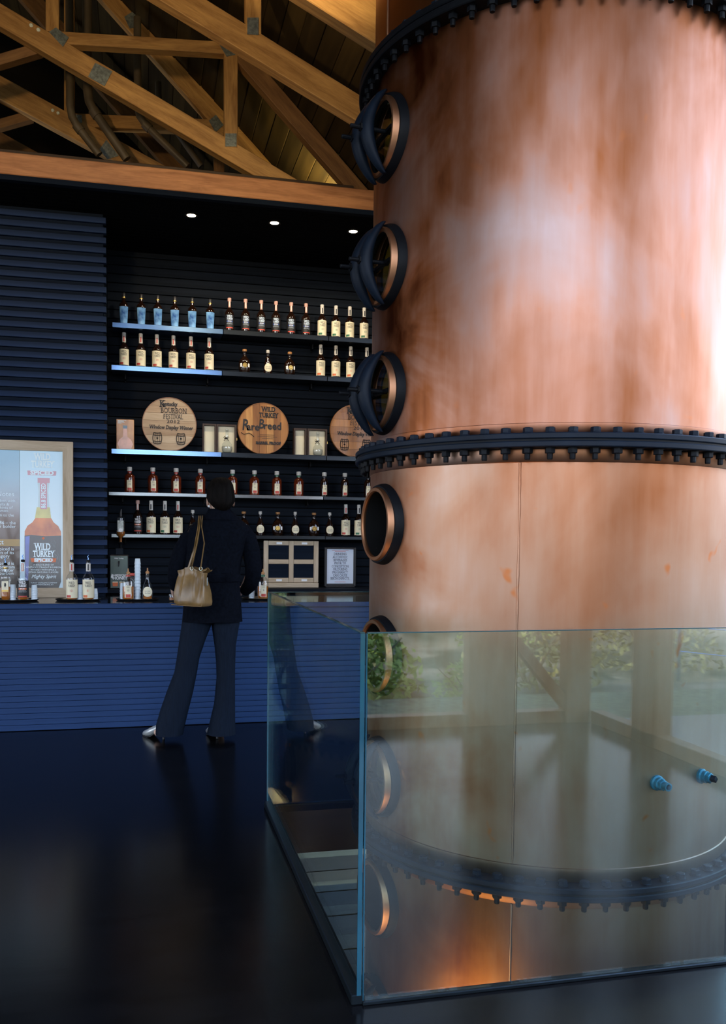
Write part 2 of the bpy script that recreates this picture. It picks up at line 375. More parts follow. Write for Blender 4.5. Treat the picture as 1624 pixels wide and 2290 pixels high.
def put_text(mb, x, y, z, flipw=None):
    """lay the flat lettering in the XZ plane facing -Y"""
    for i, p in enumerate(mb.v): mb.v[i] = Vector((x+p.x, y, z+p.y))
    return mb
def join(*mbs):
    o = MB()
    for q in mbs: o.add(q.v, q.f)
    return o
def wrap(mb, r, z, ry=None, dy=0.0):
    """lettering around a bottle of radius r"""
    for i, p in enumerate(mb.v):
        a = p.x/r; mb.v[i] = Vector((r*math.sin(a), -(ry or r)*math.cos(a)+dy, z+p.y))
    return mb
def disc(x, y, z, r, nn=20, rx=None):
    return [(x+(rx or r)*math.cos(2*PI*i/nn), y, z+r*math.sin(2*PI*i/nn)) for i in range(nn)]

# ================================================================== THE SETTING
# floor with the square opening for the column
HX0, HX1, HY0, HY1 = .60, 2.78, 2.385, 4.265
fl = MB()
for x0, x1, y0, y1 in ((-6, HX0, -1.2, 8.4), (HX1, 5.2, -1.2, 8.4), (HX0, HX1, -1.2, HY0), (HX0, HX1, HY1, 8.4)):
    fl.box(x0, x1, y0, y1, -.03, 0)
obj('floor', fl, m_floor, kind='structure')
# edge of the floor slab round the opening
fe = MB()
fe.box(HX0-.03, HX1+.03, HY1+.001, HY1+.10, -.245, -.031); fe.box(HX0-.06, HX0-.001, HY0-.05, HY1+.10, -.245, -.031)
fe.box(HX1+.001, HX1+.06, HY0-.05, HY1+.10, -.245, -.031); fe.box(HX0-.03, HX1+.03, HY0-.06, HY0-.001, -.245, -.031)
obj('trim_1', fe, m_fascia, kind='structure')
# lower storey
lf = empty('floor_lower', (1.6, 6, -2.4), kind='structure')
m_lows = [wood('lower plank %d' % i, d, l, .5, 0, 6, 0, False) for i, (d, l) in enumerate((((.040, .030, .015), (.075, .058, .034)), ((.085, .078, .050), (.14, .13, .09)), ((.024, .017, .009), (.045, .034, .02))))]
y = 1.2; i = 0
while y < 12.5:
    wd_ = (.30, .42, .24, .36, .28)[i % 5]
    obj('plank', MB().box(-3, 5, y+.008, y+wd_, -2.46, -2.4-.006*(i % 2), .004), m_lows[(0, 1, 2, 1, 0, 2, 1)[i % 7]], lf)
    y += wd_; i += 1
obj('wall_lower', MB().box(-3, 5, 12.5, 12.6, -2.4, -.05), m_fascia, kind='structure')
for nm, a_ in (('wall_lower_left', (-3.1, -3.0, 1.1, 12.5)), ('wall_lower_right', (5.0, 5.1, 1.1, 12.5)), ('wall_lower_front', (-3.0, 5.0, 1.0, 1.1))):
    obj(nm, MB().box(*a_, -2.4, -.04), m_fascia, kind='structure')
# bar walls -----------------------------------------------------------
SOF = 3.768
LX1 = -.290          # right end of the louvred wall
BX1 = 3.2
wl = empty('wall_left', (-2.2, 7.05, 0), kind='structure')
obj('backing', MB().box(-4.5, LX1-.02, 7.035, 7.10, 0, SOF), m_slat_r, wl)
z = .02; k = 0
PL = .0735
lnk = {}
while z < SOF-.05:
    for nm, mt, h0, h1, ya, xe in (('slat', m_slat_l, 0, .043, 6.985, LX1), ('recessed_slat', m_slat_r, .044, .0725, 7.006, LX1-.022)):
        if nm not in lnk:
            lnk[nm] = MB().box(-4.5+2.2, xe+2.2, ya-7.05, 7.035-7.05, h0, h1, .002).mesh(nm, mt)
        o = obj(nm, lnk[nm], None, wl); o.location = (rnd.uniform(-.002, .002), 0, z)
    z += PL
obj('wall_recess', MB().box(LX1-.06, LX1-.03, 7.1, 7.86, 0, SOF), m_slat_b, kind='structure')
wb = empty('wall_back', (1.4, 7.85, 0), kind='structure')
obj('backing', MB().box(LX1-.03, BX1, 7.868, 7.93, 0, SOF), m_black, wb)
bm_ = MB().box(LX1-.03-1.4, BX1-1.4, 0, .018, 0, .069, .003).mesh('board', m_slat_b)
z = .03
while z < SOF-.02:
    o = obj('board', bm_, None, wb); o.location = (0, rnd.uniform(-.002, .002), z); z += .0755
# soffit over the bar
cs = empty('ceiling_bar', (0, 6.55, SOF), kind='structure')
sm = MB().box(-4.5, BX1, 0, .066, 0, .02, .003).mesh('board', m_soffit)
for k in range(18):
    o = obj('board', sm, None, cs); o.location = (0, .0725*k, 0)
obj('backing', MB().box(-4.5, BX1, 6.55, 7.95, SOF+.021, SOF+.03), m_black, cs)
obj('trim_2', MB().box(-4.5, BX1, 6.50, 6.55, SOF-.002, 3.802), m_slat_r, kind='structure')
# big beam above the bar and a darker ledger behind
obj('beam', MB().box(-4.5, 3.1, 6.50, 6.64, 3.803, 3.952, .006), m_beam, label='thick reddish fir beam running the whole width above the bar', cat='beam')
obj('ledger_board', MB().box(-4.5, 1.55, 6.66, 6.70, SOF+.04, 4.035, .004), m_ledger, label='dark brown board on edge just behind the reddish beam', cat='board')

# roof boards above the trusses: sloping down to the right
RA = at(586, 150, Y=6.7); RB = at(827, 416, Y=6.7)
sl = (RB-RA); sl.y = 0; sl.normalize(); nrm = Vector((-sl.z, 0, sl.x)); nrm = nrm if nrm.z > 0 else -nrm
cr = empty('ceiling', (RB.x, 7, RB.z), kind='structure')
for k in range(44):
    s0 = .12-.15*(k+1)
    c = RB + nrm*(.022 + (.004 if k % 2 else 0)) + sl*(s0+.0735); c.y = 7.3
    q = MB().obox(c, sl, Vector((0, 1, 0)), nrm, (.0735, 3.3, .012), .004)
    obj('board', q, (m_deck, m_deck2)[k % 3 == 1], cr)
q = MB().obox(RB+nrm*.07+sl*(-2.7)+Vector((0, .6, 0)), sl, Vector((0, 1, 0)), nrm, (3.3, 3.4, .02))
obj('backing', q, m_black, cr)
obj('wall_gable', MB().box(-4.6, 3.3, 10.4, 10.5, 3.5, 9.0), m_attic, kind='structure')
# flat ceiling of the front hall, higher
obj('ceiling_hall', MB().box(-6.2, 3.4, -1.3, 4.1, 5.9, 6.0), m_attic, kind='structure')
obj('wall_rear', MB().box(-6.2, 3.3, 10.4, 10.5, -.05, 3.49), m_slat_b, kind='structure')
obj('wall_upper_left', MB().box(-4.7, -4.6, 4.1, 10.5, 3.0, 9.0), m_attic, kind='structure')
obj('wall_upper_right', MB().box(3.3, 3.4, 4.1, 10.5, 3.0, 9.0), m_attic, kind='structure')
obj('wall_upper_front', MB().box(-6.2, 3.4, 4.0, 4.1, 6.01, 9.0), m_attic, kind='structure')
obj('ceiling_upper', MB().box(-6.2, 3.5, 4.0, 10.6, 9.01, 9.1), m_attic, kind='structure')
# window walls: behind the camera, to the right and to the left
m_post = wood('window post wood', (.20, .10, .04), (.34, .19, .08), .6, 2, 8)
wf = empty('window_1', (0, -1.1, 0), kind='structure')
for xa, xb in ((-6.1, -5.8), (-3.4, -3.15), (-.9, -.65), (2.24, 2.61), (3.0, 3.2)):
    obj('post', MB().box(xa, xb, -1.22, -1.1, 0, 5.9, .006), m_post, wf)
obj('bottom_rail', MB().box(-6.1, 3.2, -1.24, -1.12, 0, .09, .005), m_post, wf)
obj('top_rail', MB().box(-6.1, 3.2, -1.24, -1.12, 4.5, 5.9, .005), m_post, wf)
obj('brace', MB().bar((2.6, -1.16, .62), (3.05, -1.16, .10), .07, .10, (0, 1, 0)), m_post, wf)
wr = empty('window_2', (3.2, 2, 0), kind='structure')
for ya, yb in ((-.55, -.25), (1.4, 1.55), (3.6, 3.75), (5.6, 6.0)):
    obj('post', MB().box(3.2, 3.32, ya, yb, 0, 5.9, .006), m_post, wr)
obj('bottom_rail', MB().box(3.2, 3.3, -1.1, 6, 0, .09, .005), m_post, wr)
obj('top_rail', MB().box(3.2, 3.3, -1.1, 6, 4.4, 5.9, .005), m_post, wr)
obj('wall_right', MB().box(3.2, 3.3, 6, 10.5, -2.4, 6), m_slat_b, kind='structure')
wfl = empty('window_3', (-6, 1.2, 0), kind='structure')
for ya, yb in ((-.9, -.7), (1.6, 1.8), (4.0, 4.2), (6.4, 6.6)):
    obj('post', MB().box(-6.1, -5.98, ya, yb, 0, 2.7, .006), m_post, wfl)
obj('bottom_rail', MB().box(-6.1, -5.98, -1.1, 6.6, 0, .09, .005), m_post, wfl)
obj('wall_above_left', MB().box(-6.2, -6.0, -1.1, 6.6, 2.7, 6), m_slat_b, kind='structure')
obj('wall_far_left', MB().box(-6.2, -6.0, 6.6, 10.5, 0, 6), m_slat_b, kind='structure')

# ------------------------------------------------------------------ outdoors
m_grass = P('spring grass', (.085, .105, .03), .9, 0, .6, 1.6, col2=(.27, .21, .13), detail=12, lo=.38, hi=.62)
gm = MB(); G = 26
gx0, gx1, gy0, gy1 = -30, 34, -40, 12
vs = []; fs = []
for i in range(G+1):
    for j in range(G+1):
        x = gx0+(gx1-gx0)*i/G; y = gy0+(gy1-gy0)*j/G
        d = max(0, -y-2.5) + max(0, x-4.5)*.6
        vs.append((x, y, -2.6 if (-5.9 < x < 3.3 and y > -1.3) else (-.45+.02*math.sin(x*1.3)+.05*math.sin(y+x*.4)+min(3.2, max(0, d-5)*.30))))
for i in range(G):
    for j in range(G):
        xm = gx0+(gx1-gx0)*(i+.5)/G; ym = gy0+(gy1-gy0)*(j+.5)/G
        if -7.5 < xm < 4.6 and ym > -2.6: continue
        fs.append((i*(G+1)+j, (i+1)*(G+1)+j, (i+1)*(G+1)+j+1, i*(G+1)+j+1))
gm.add(vs, fs); obj('ground', gm, m_grass, kind='structure')
obj('floor_bounce_dimmer', MB().box(-22, -6.3, -9, 12, -.36, -.30), P('bounce-dimming black', (.02, .02, .021), .9, 0, .3, 20), kind='structure')  # unseen dark slab added to cut ground light reaching the trusses
obj('floor_terrace', MB().box(-8.5, 6.6, -2.9, -1.25, -.22, -.12), P('terrace gravel', (.10, .11, .06), .9, 0, .5, 14, col2=(.22, .22, .10)), kind='structure')
m_bark = P('pale bark', (.62, .58, .50), .9, 0, .35, 9, (1, 1, .4))
m_twig = P('twig', (.24, .19, .11), .9, 0, .35, 9)
m_leafs = [P('leaf', (.20, .30, .03), .6, 0, .4, 3, col2=(.46, .52, .08)), P('leaf dry', (.34, .30, .10), .7, 0, .4, 3)]
def tree(name, loc, hgt, r, seed, label, group):
    q = random.Random(seed); t = empty(name, loc, label, 'tree', group)
    tr = MB(); br = MB(); pts = []; p = Vector((0, 0, -.2)); d = Vector((q.uniform(-.12, .12), q.uniform(-.12, .12), 1))
    for k in range(8):
        pts.append(Vector(p)); p = p + d*hgt/7; d = (d+Vector((q.uniform(-.12, .12), q.uniform(-.12, .12), .1))).normalized()
    tr.tube(pts, [r*(1-.11*k) for k in range(8)], 7)
    for k in range(26):
        u = q.uniform(.18, .97)*7; i0 = int(u); b0 = pts[i0].lerp(pts[min(7, i0+1)], u-i0)
        a = q.uniform(0, 2*PI); L = hgt*q.uniform(.12, .30)*(1.1-u/9)
        dd = Vector((math.cos(a), math.sin(a), q.uniform(.1, 1.0))).normalized()
        b1 = b0+dd*L*.5; b2 = b1+(dd+Vector((q.uniform(-.4, .4), q.uniform(-.4, .4), .3))).normalized()*L*.5
        br.tube([b0, b1, b2], [r*.32, r*.2, r*.06], 4, False)
        for _ in range(3):
            e = b1.lerp(b2, q.random()); dd2 = Vector((q.uniform(-1, 1), q.uniform(-1, 1), q.uniform(0, 1))).normalized()
            br.tube([e, e+dd2*L*.4], [r*.12, r*.03], 3, False)
    obj('trunk', tr, m_bark, t, 60, world=False); obj('branches', br, m_twig, t, None, world=False, kind='stuff', norm=False)
    return t
TL = 'bare grey woodland tree outside the window wall, seen mirrored in the glass railing'
tq = random.Random(3); protos = [tree('bare_tree', (1.9, -8, .0), 8.5, .11, 1, TL, 'bare trees mirrored in the glass'), tree('bare_tree', (4.3, -9.5, .1), 9.5, .14, 2, TL, 'bare trees mirrored in the glass'), tree('bare_tree', (6.5, -7.5, .0), 7.5, .09, 5, TL, 'bare trees mirrored in the glass')]
for (x, y) in ((2.4, -11.6), (6.3, -12.6), (9.2, -10.2), (2.4, -14.5), (12.4, -8), (12, -1), (13.5, -13), (-3, -11), (-8, -12), (5.2, -16.5), (9.6, -15.6)):
    o = dup(protos[tq.randrange(3)], (x, y, -.5+min(3.2, .3*max(0, -y-7.5))), rotz=tq.uniform(0, 6)); o.scale = (1, 1, tq.uniform(.8, 1.15))
def shrub(loc, r, seed, label, lm):
    q = random.Random(seed); lv = MB()
    t = empty('shrub', loc, label, 'shrub', 'leafy shrubs mirrored in the glass')
    for k in range(900):
        a = q.uniform(0, 2*PI); u = q.uniform(-.2, 1); rr = r*q.uniform(.45, 1)*math.sqrt(max(0, 1-u*u))
        c = Vector((rr*math.cos(a), rr*math.sin(a), r*1.1*max(0, u)*q.uniform(.7, 1)+.05))
        n1 = Vector((q.uniform(-1, 1), q.uniform(-1, 1), q.uniform(-1, 1))).normalized(); n2 = n1.orthogonal().normalized(); s = q.uniform(.03, .07)
        lv.add([c-n1*s, c+n2*s*.45, c+n1*s, c-n2*s*.45], [(0, 1, 2, 3)])
    st = MB()
    for k in range(7):
        a = 2*PI*k/7; st.tube([(0, 0, -.1), (r*.3*math.cos(a), r*.3*math.sin(a), r*.5), (r*.7*math.cos(a), r*.7*math.sin(a), r*.9)], [.02, .014, .005], 4)
    obj('leaves', lv, lm, t, None, world=False, kind='stuff', norm=False); obj('stem', st, m_twig, t, None, world=False)
    return t
SL = 'yellow-green leafy shrub outside the windows, seen mirrored in the glass railing'
s0 = shrub((1.75, -3.3, -.4), .62, 1, SL, m_leafs[0]); s1 = shrub((4.6, -5.2, -.4), .9, 2, SL, m_leafs[1])
for (x, y, w, z) in ((2.35, -4.75, 0, 1.2), (3.2, -3.5, 0, .8), (.4, -3.6, 0, 1.0), (6.9, -6.2, 1, 1.1), (9.6, -4.6, 0, 1.3), (5.4, -7.9, 0, 1.2), (2.6, -7.3, 1, 1.0), (-1.6, -5.4, 0, 1.2), (-4.2, -6.4, 1, 1.1)):
    o = dup((s0, s1)[w], (x, y, -.4), rotz=tq.uniform(0, 6)); o.scale = (z, z, z)
dr = empty('deck_railing', (6.5, -1.5, -.05), 'thin wire deck railing outside, seen mirrored at the right of the glass', 'railing')
for k in range(6):
    obj('post', MB().tube([(5.2+.9*k*.35, -3.0+.55*k, -.05), (5.2+.9*k*.35, -3.0+.55*k, .95)], .018, 8), m_steel_sky, dr)
for zz in (.25, .5, .75, .9):
    obj('rail', MB().tube([(5.2, -3.0, zz), (5.2+.9*5*.35, -.25, zz)], .006, 6), m_steel_sky, dr)

# ================================================================== TRUSSES
def member(parent, name, Y, up_, lo_, th, mat, **k):
    """timber whose upper and lower edge run through measured points on the truss plane"""
    (a, b), (c, d) = [at(*p, Y=Y) for p in up_], [at(*p, Y=Y) for p in lo_]
    A = (a+c)/2; B = (b+d)/2; t = (B-A); L = t.length; t.normalize(); Yv = Vector((0, 1, 0)); nn = t.cross(Yv).normalized()
    w = (abs((a-c).dot(nn))+abs((b-d).dot(nn)))/2
    ctr = (A+B)/2 + Yv*th/2
    q = MB().obox(Vector((0, 0, 0)), Vector((1, 0, 0)), Yv, Vector((0, 0, 1)), (L/2, th/2, w/2), .004)
    o = obj(name, q, mat, parent, world=False, **k)
    m3 = Matrix((t, Yv, t.cross(Yv))).transposed()
    o.rotation_euler = m3.to_euler(); o.location = ctr - wloc(parent)
    return o
def plate(parent, Y, poly):
    pts = [at(*p, Y=Y) for p in poly]
    obj('gusset_plate', MB().prism(pts, (0, -.004, 0)), m_plate, parent)
def boltp(parent, Y, x, y):
    p = at(x, y, Y=Y); obj('bolt', MB().lathe_ax([(.014, 0), (.014, -.006), (.008, -.012)], p, (0, 1, 0), 8), m_bolt, parent)
YA, YB, YC, YD, YE = 5.63, 6.72, 7.85, 8.95, 4.55
tA = empty('roof_truss', at(600, 100, Y=YA), 'nearest of the long bright yellow trusses, ending behind the column', 'roof truss', 'scissor roof trusses')
member(tA, 'bottom_chord', YA, [(-200, -416), (960, 311)], [(-200, -340), (960, 367)], .09, m_truss)
member(tA, 'post', YA-.002, [(585, -400), (585, 84)], [(549, -400), (549, 66)], .085, m_truss)
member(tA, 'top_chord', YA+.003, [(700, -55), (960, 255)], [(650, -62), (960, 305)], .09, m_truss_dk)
plate(tA, YA-.003, [(553, 40), (578, 40), (578, 79), (553, 77)])
tZ = empty('roof_truss', at(800, 40, Y=YE), 'broad pale truss at the top of the picture, touching the column top', 'roof truss', 'scissor roof trusses')
member(tZ, 'bottom_chord', YE, [(-500, -863), (960, 70)], [(-500, -762), (960, 180)], .09, m_truss)
tB = empty('roof_truss', at(300, 200, Y=YB), 'middle orange truss whose lower end rests behind the reddish beam', 'roof truss', 'scissor roof trusses')
member(tB, 'bottom_chord', YB, [(-260, -148), (700, 422)], [(-260, -95), (700, 470)], .09, m_truss)
member(tB, 'web_rail', YB+.003, [(130, 69), (520, 94)], [(130, 97), (520, 120)], .085, m_truss)
member(tB, 'post', YB+.002, [(132, -300), (132, 70)], [(102, -300), (102, 70)], .085, m_truss)
member(tB, 'post', YB-.002, [(532, 118), (532, 330)], [(502, 118), (502, 330)], .085, m_truss)
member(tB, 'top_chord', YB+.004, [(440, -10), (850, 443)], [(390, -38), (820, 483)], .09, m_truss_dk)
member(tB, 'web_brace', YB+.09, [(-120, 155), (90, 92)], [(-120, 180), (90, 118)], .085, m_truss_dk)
for pl in ([(110, 72), (125, 62), (154, 84), (141, 105)], [(213, 141), (251, 160), (234, 193), (197, 172)], [(487, 94), (502, 93), (530, 122), (507, 127)], [(504, 299), (529, 299), (529, 328), (504, 328)]):
    plate(tB, YB-.003, pl)
boltp(tB, YB, 70, 57); boltp(tB, YB, 86, 67)
tC = empty('roof_truss', at(200, 250, Y=YC), 'third darker truss back, low at the left behind the pipes', 'roof truss', 'scissor roof trusses')
member(tC, 'bottom_chord', YC, [(-260, 29), (520, 450)], [(-260, 77), (520, 506)], .09, m_truss)
member(tC, 'web_rail', YC+.003, [(165, 254), (560, 269)], [(165, 281), (560, 299)], .085, m_truss)
member(tC, 'post', YC+.002, [(166, -200), (166, 255)], [(143, -200), (143, 255)], .085, m_truss)
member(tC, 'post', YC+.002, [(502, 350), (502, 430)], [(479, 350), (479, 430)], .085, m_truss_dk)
member(tC, 'top_chord', YC+.004, [(215, -76), (640, 402)], [(165, -72), (610, 432)], .09, m_truss)
member(tC, 'web_brace', YC+.09, [(-120, 298), (60, 248)], [(-120, 320), (80, 264)], .085, m_truss_dk)
for pl in ([(467, 270), (483, 257), (500, 280), (482, 296)], [(222, 335), (238, 313), (266, 349), (240, 356)], [(169, 256), (183, 258), (184, 275), (172, 272)], [(278, 38), (304, 22), (312, 60), (290, 64)]):
    plate(tC, YC-.003, pl)
boltp(tC, YC, 118, 247); boltp(tC, YC, 130, 253)
tD = empty('roof_truss', at(20, 310, Y=YD), 'farthest truss, only its end showing low at the left edge', 'roof truss', 'scissor roof trusses')
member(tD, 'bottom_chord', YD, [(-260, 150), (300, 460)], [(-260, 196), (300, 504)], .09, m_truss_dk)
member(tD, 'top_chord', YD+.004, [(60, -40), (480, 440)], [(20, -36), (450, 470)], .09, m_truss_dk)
def pipe(Y, pts, r, label):
    ps = [at(*p, Y=Y) for p in pts]
    ps[0].z = RA.z+(ps[0].x-RA.x)*(RB.z-RA.z)/(RB.x-RA.x)-.10; ps[0].x = ps[1].x
    t = empty('conduit_pipe', ps[-1], label, 'pipe', 'conduit pipes in the roof')
    sm_ = []
    for i in range(len(ps)-1):
        if i and i < len(ps)-1:
            a = ps[i]+(ps[i-1]-ps[i]).normalized()*.09; b = ps[i]+(ps[i+1]-ps[i]).normalized()*.09
            sm_ += [a, (a+b)/2*.5+ps[i]*.5, b]
        else: sm_.append(ps[i])
    sm_.append(ps[-1])
    obj('tube', MB().tube(sm_, r, 12), m_pipe, t, 60)
    j = ps[1]+(ps[2]-ps[1]).normalized()*.1 if len(ps) > 2 else ps[1]
    d = (ps[2]-ps[1]).normalized() if len(ps) > 2 else Vector((0, 0, 1))
    obj('coupling', MB().tube([j-d*.03, j+d*.03], r*1.22, 12), m_pipe, t, 60)
pipe(7.45, [(159, -150), (157, 262), (222, 346)], .031, 'leftmost painted conduit pipe, bending to the right over the beam')
pipe(7.5, [(197, -150), (196, 228), (284, 356)], .036, 'second painted conduit pipe from the left, bending over the beam')
pipe(7.6, [(312, -150), (308, 262), (420, 372)], .031, 'third painted conduit pipe, bending down behind the middle truss')
pipe(8.3, [(354, -150), (354, 235), (450, 372)], .029, 'fourth and rightmost painted conduit pipe, deep in the roof')

# ================================================================== COPPER COLUMN
CX, CY, CR, FR = 1.598, 3.324, .722, .785
col = empty('copper_column', (CX, CY, -2.4), 'tall bolted copper still column with portholes inside the glass railing', 'column')
PZ = [2.826, 2.353, 1.883, 1.391, .888, .419, -.055, -.535]
PAZ = math.radians(82.5); PR = .142
pn = Vector((-math.sin(PAZ), -math.cos(PAZ), 0)); pt = Vector((math.cos(PAZ), -math.sin(PAZ), 0))
def shell(name, z0, z1, mat, rr=CR):
    na = 300; nz = max(4, int((z1-z0)/.014)); vs = []; fs = []
    holes = [z for z in PZ if z0-.2 < z < z1+.2]
    for i in range(nz+1):
        z = z0+(z1-z0)*i/nz
        for j in range(na):
            a = 2*PI*j/na; vs.append((CX+rr*math.sin(a), CY-rr*math.cos(a), z))
    for i in range(nz):
        zc = z0+(z1-z0)*(i+.5)/nz
        for j in range(na):
            a = 2*PI*(j+.5)/na; da = (a+PAZ+PI) % (2*PI)-PI
            s = rr*math.sin(da)
            if abs(da) < .6 and any(s*s+(zc-h)**2 < (PR-.012)**2 for h in holes): continue
            j2 = (j+1) % na; fs.append((i*na+j, i*na+j2, (i+1)*na+j2, (i+1)*na+j))
    return obj(name, MB().add(vs, fs), mat, col, 60)
FZ = [(-1.34, -1.29), (.145, .191), (1.637, 1.683), (3.084, 3.134)]
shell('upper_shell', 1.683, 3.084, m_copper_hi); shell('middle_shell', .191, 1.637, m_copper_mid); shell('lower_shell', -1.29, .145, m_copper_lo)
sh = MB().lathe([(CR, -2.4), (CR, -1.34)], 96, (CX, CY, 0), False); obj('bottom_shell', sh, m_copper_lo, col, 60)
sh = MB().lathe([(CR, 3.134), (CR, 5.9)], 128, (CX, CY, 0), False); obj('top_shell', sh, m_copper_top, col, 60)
# collar strips hugging the flanges
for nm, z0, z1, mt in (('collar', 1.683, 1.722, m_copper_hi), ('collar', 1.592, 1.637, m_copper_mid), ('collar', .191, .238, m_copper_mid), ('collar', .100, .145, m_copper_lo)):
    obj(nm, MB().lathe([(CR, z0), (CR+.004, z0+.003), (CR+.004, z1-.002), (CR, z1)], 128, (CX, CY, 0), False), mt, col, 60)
# welded seam of the middle and lower shells
for z0, z1, mt in ((.239, 1.591, m_copper_mid), (-1.29, .099, m_copper_lo)):
    a = math.radians(32.6); p = Vector((CX-CR*math.sin(a), CY-CR*math.cos(a), 0))
    pts = [p+Vector((rnd.uniform(-.0008, .0008), 0, z0+(z1-z0)*i/40)) for i in range(41)]
    obj('weld_seam', MB().tube(pts, [.0040+rnd.uniform(-.001, .001) for _ in pts], 6), m_copper_mid, col, 60)
a = math.radians(84); p = Vector((CX-CR*math.sin(a), CY-CR*math.cos(a), 0))
obj('weld_seam', MB().tube([p+Vector((0, 0, 3.14)), p+Vector((0, 0, 5.8))], .005, 6), m_copper_rim, col, 60)
NB = 66; B0 = math.radians(2.2)
bz = MB()
for s, r0, z0, z1, n6 in ((0, .0165, 0, .016, 6), (1, .0185, 0, .0015, 12)):
    bz.lathe([(r0, .0248+z0), (r0, .0248+z1), (r0*.8, .0248+z1+.002)], n6)
head_me = bz.mesh('bolt', m_iron)
sb = MB(); sb.lathe([(.0085, -.062), (.0095, -.058), (.0095, -.0245)], 8); sb.lathe([(.016, -.042), (.017, -.040), (.017, -.0262)], 6); sb.lathe([(.019, -.0262), (.019, -.0246)], 12)
stud_me = sb.mesh('nut', m_iron_dk)
for fi, (z0, z1) in enumerate(FZ):
    zc = (z0+z1)/2
    for nm, a0, a1 in (('flange', z0, zc-.0035), ('flange', zc+.0035, z1)):
        q = MB(); nn = 160
        prof = [(CR-.004, a0), (FR-.003, a0), (FR, a0+.003), (FR, a1-.003), (FR-.003, a1), (CR-.004, a1)]
        rg = [[Vector((CX+r*math.cos(2*PI*j/nn), CY+r*math.sin(2*PI*j/nn), z)) for j in range(nn)] for r, z in prof+[prof[0]]]
        q.loft(rg, False); obj(nm, q, m_iron if fi != 3 else m_iron_dk, col, 40)
    obj('flange_gasket', MB().loft([[Vector((CX+r*math.cos(2*PI*j/120), CY+r*math.sin(2*PI*j/120), z)) for j in range(120)] for r, z in ((CR, zc-.0035), (FR-.006, zc-.0035), (FR-.006, zc+.0035), (CR, zc+.0035))], False), m_iron_dk, col, 40)
    if fi == 0: continue
    for k in range(NB):
        a = B0+2*PI*k/NB; o = obj('bolt', head_me, None, col); o.location = (FR-.030)*Vector((math.sin(a), -math.cos(a), 0))+Vector((0, 0, zc+2.4)); o.rotation_euler = (0, 0, a+.3*(k % 5))
        s = obj('nut', stud_me, None, o); s.rotation_euler = (0, 0, .4*(k % 3))
# portholes
def ringprof(o, ax, prof, nn=48): return MB().lathe_ax(prof+[prof[0]], o, ax, nn, False)
zup = Vector((0, 0, 1))
for i, z in enumerate(PZ):
    c = Vector((CX, CY, z))+pn*CR; shut = i in (0, 1, 2, 5, 7)
    ph = empty('porthole', c-Vector((CX, CY, -2.4))); ph.parent = col
    # wavy saddle collar that follows the shell
    nn = 56; rg = []
    for r, e in ((PR-.0012, .030), (PR+.005, .030), (PR+.012, .010), (PR+.014, -.03), (PR-.0012, -.03)):
        ring = []
        for j in range(nn):
            t = 2*PI*j/nn; s = r*math.sin(t); d = math.sqrt(CR*CR-s*s)-CR
            ring.append(c+pt*s+zup*(r*math.cos(t))+pn*(d+e))
        rg.append(ring)
    obj('gasket', MB().loft(rg+[rg[0]], False), m_iron_dk, ph, 40)
    obj('rim', ringprof(c, pn, [(PR-.016, -.05), (PR-.002, -.05), (PR-.002, .034), (PR-.005, .040), (PR-.016, .040), (PR-.019, .036), (PR-.019, .030), (PR-.016, .026)]), m_copper_rim, ph, 40)
    obj('throat', MB().lathe_ax([(PR-.0165, .025), (PR-.0195, .020), (PR-.0195, -.18)], c, pn, 40, False), m_black, ph, 60)
    if shut:
        obj('inner_plate', MB().lathe_ax([(.004, -.030), (.06, -.026), (PR-.021, -.034)], c, pn, 32), m_brass, ph, 60)
        obj('pane', MB().lathe_ax([(PR-.020, .006), (PR-.020, .014)], c, pn, 40), m_port, ph)
        for sd in (-1, 1):   # two fat crescent clamps with studs
            rg = []
            for k in range(21):
                u = -1+2*k/20; g = math.cos(u*PI/2); w = .009+.021*g**.6; d2 = .008+.017*g**.6; bow = .070*g**.8
                ctr = c + zup*(u*(PR+.012)*(1 if sd < 0 else .97)) + pt*(sd*.046) + pn*(.034+bow)
                rg.append([ctr+pt*(w*math.cos(2*PI*j/12))+pn*(d2*math.sin(2*PI*j/12)) for j in range(12)])
            obj('clamp', MB().loft(rg), m_iron, ph, 50)
            b0 = c + pt*(sd*.046)+pn*.104
            obj('stud', join(MB().lathe_ax([(.008, -.09), (.008, .062), (.006, .065)], b0, pn, 10), MB().lathe_ax([(.016, .014), (.016, .028)], b0, pn, 6)), m_iron_dk, ph)
        obj('crossbar', MB().bar(c+pt*-.10+pn*.026, c+pt*.10+pn*.026, .016, .012), m_iron_dk, ph)
# two pipe stubs with verdigris
for (x, y, plug) in ((1468, 1750, False), (1567, 1735, True)):
    d = None
    a = math.radians(-6.4 if not plug else -23.6); nv = Vector((-math.sin(a), -math.cos(a), 0)); zz = .522 if not plug else .519
    p = Vector((CX, CY, zz))+nv*CR; pf = empty('pipe_stub', p-Vector((CX, CY, -2.4))); pf.parent = col
    obj('boss', MB().lathe_ax([(.026, -.004), (.026, .008), (.021, .012), (.021, .024), (.018, .026)], p, nv, 20), m_verd, pf, 40)
    obj('hex_nut', MB().lathe_ax([(.019, .024), (.019, .038), (.016, .040)], p, nv, 6), m_verd, pf)
    if plug: obj('plug', MB().lathe_ax([(.012, .038), (.012, .058), (.009, .060)], p, nv, 4), m_iron, pf)
    else: obj('nipple', MB().lathe_ax([(.014, .038), (.014, .062), (.010, .062), (.010, .03)], p, nv, 16), m_verd, pf, 40)

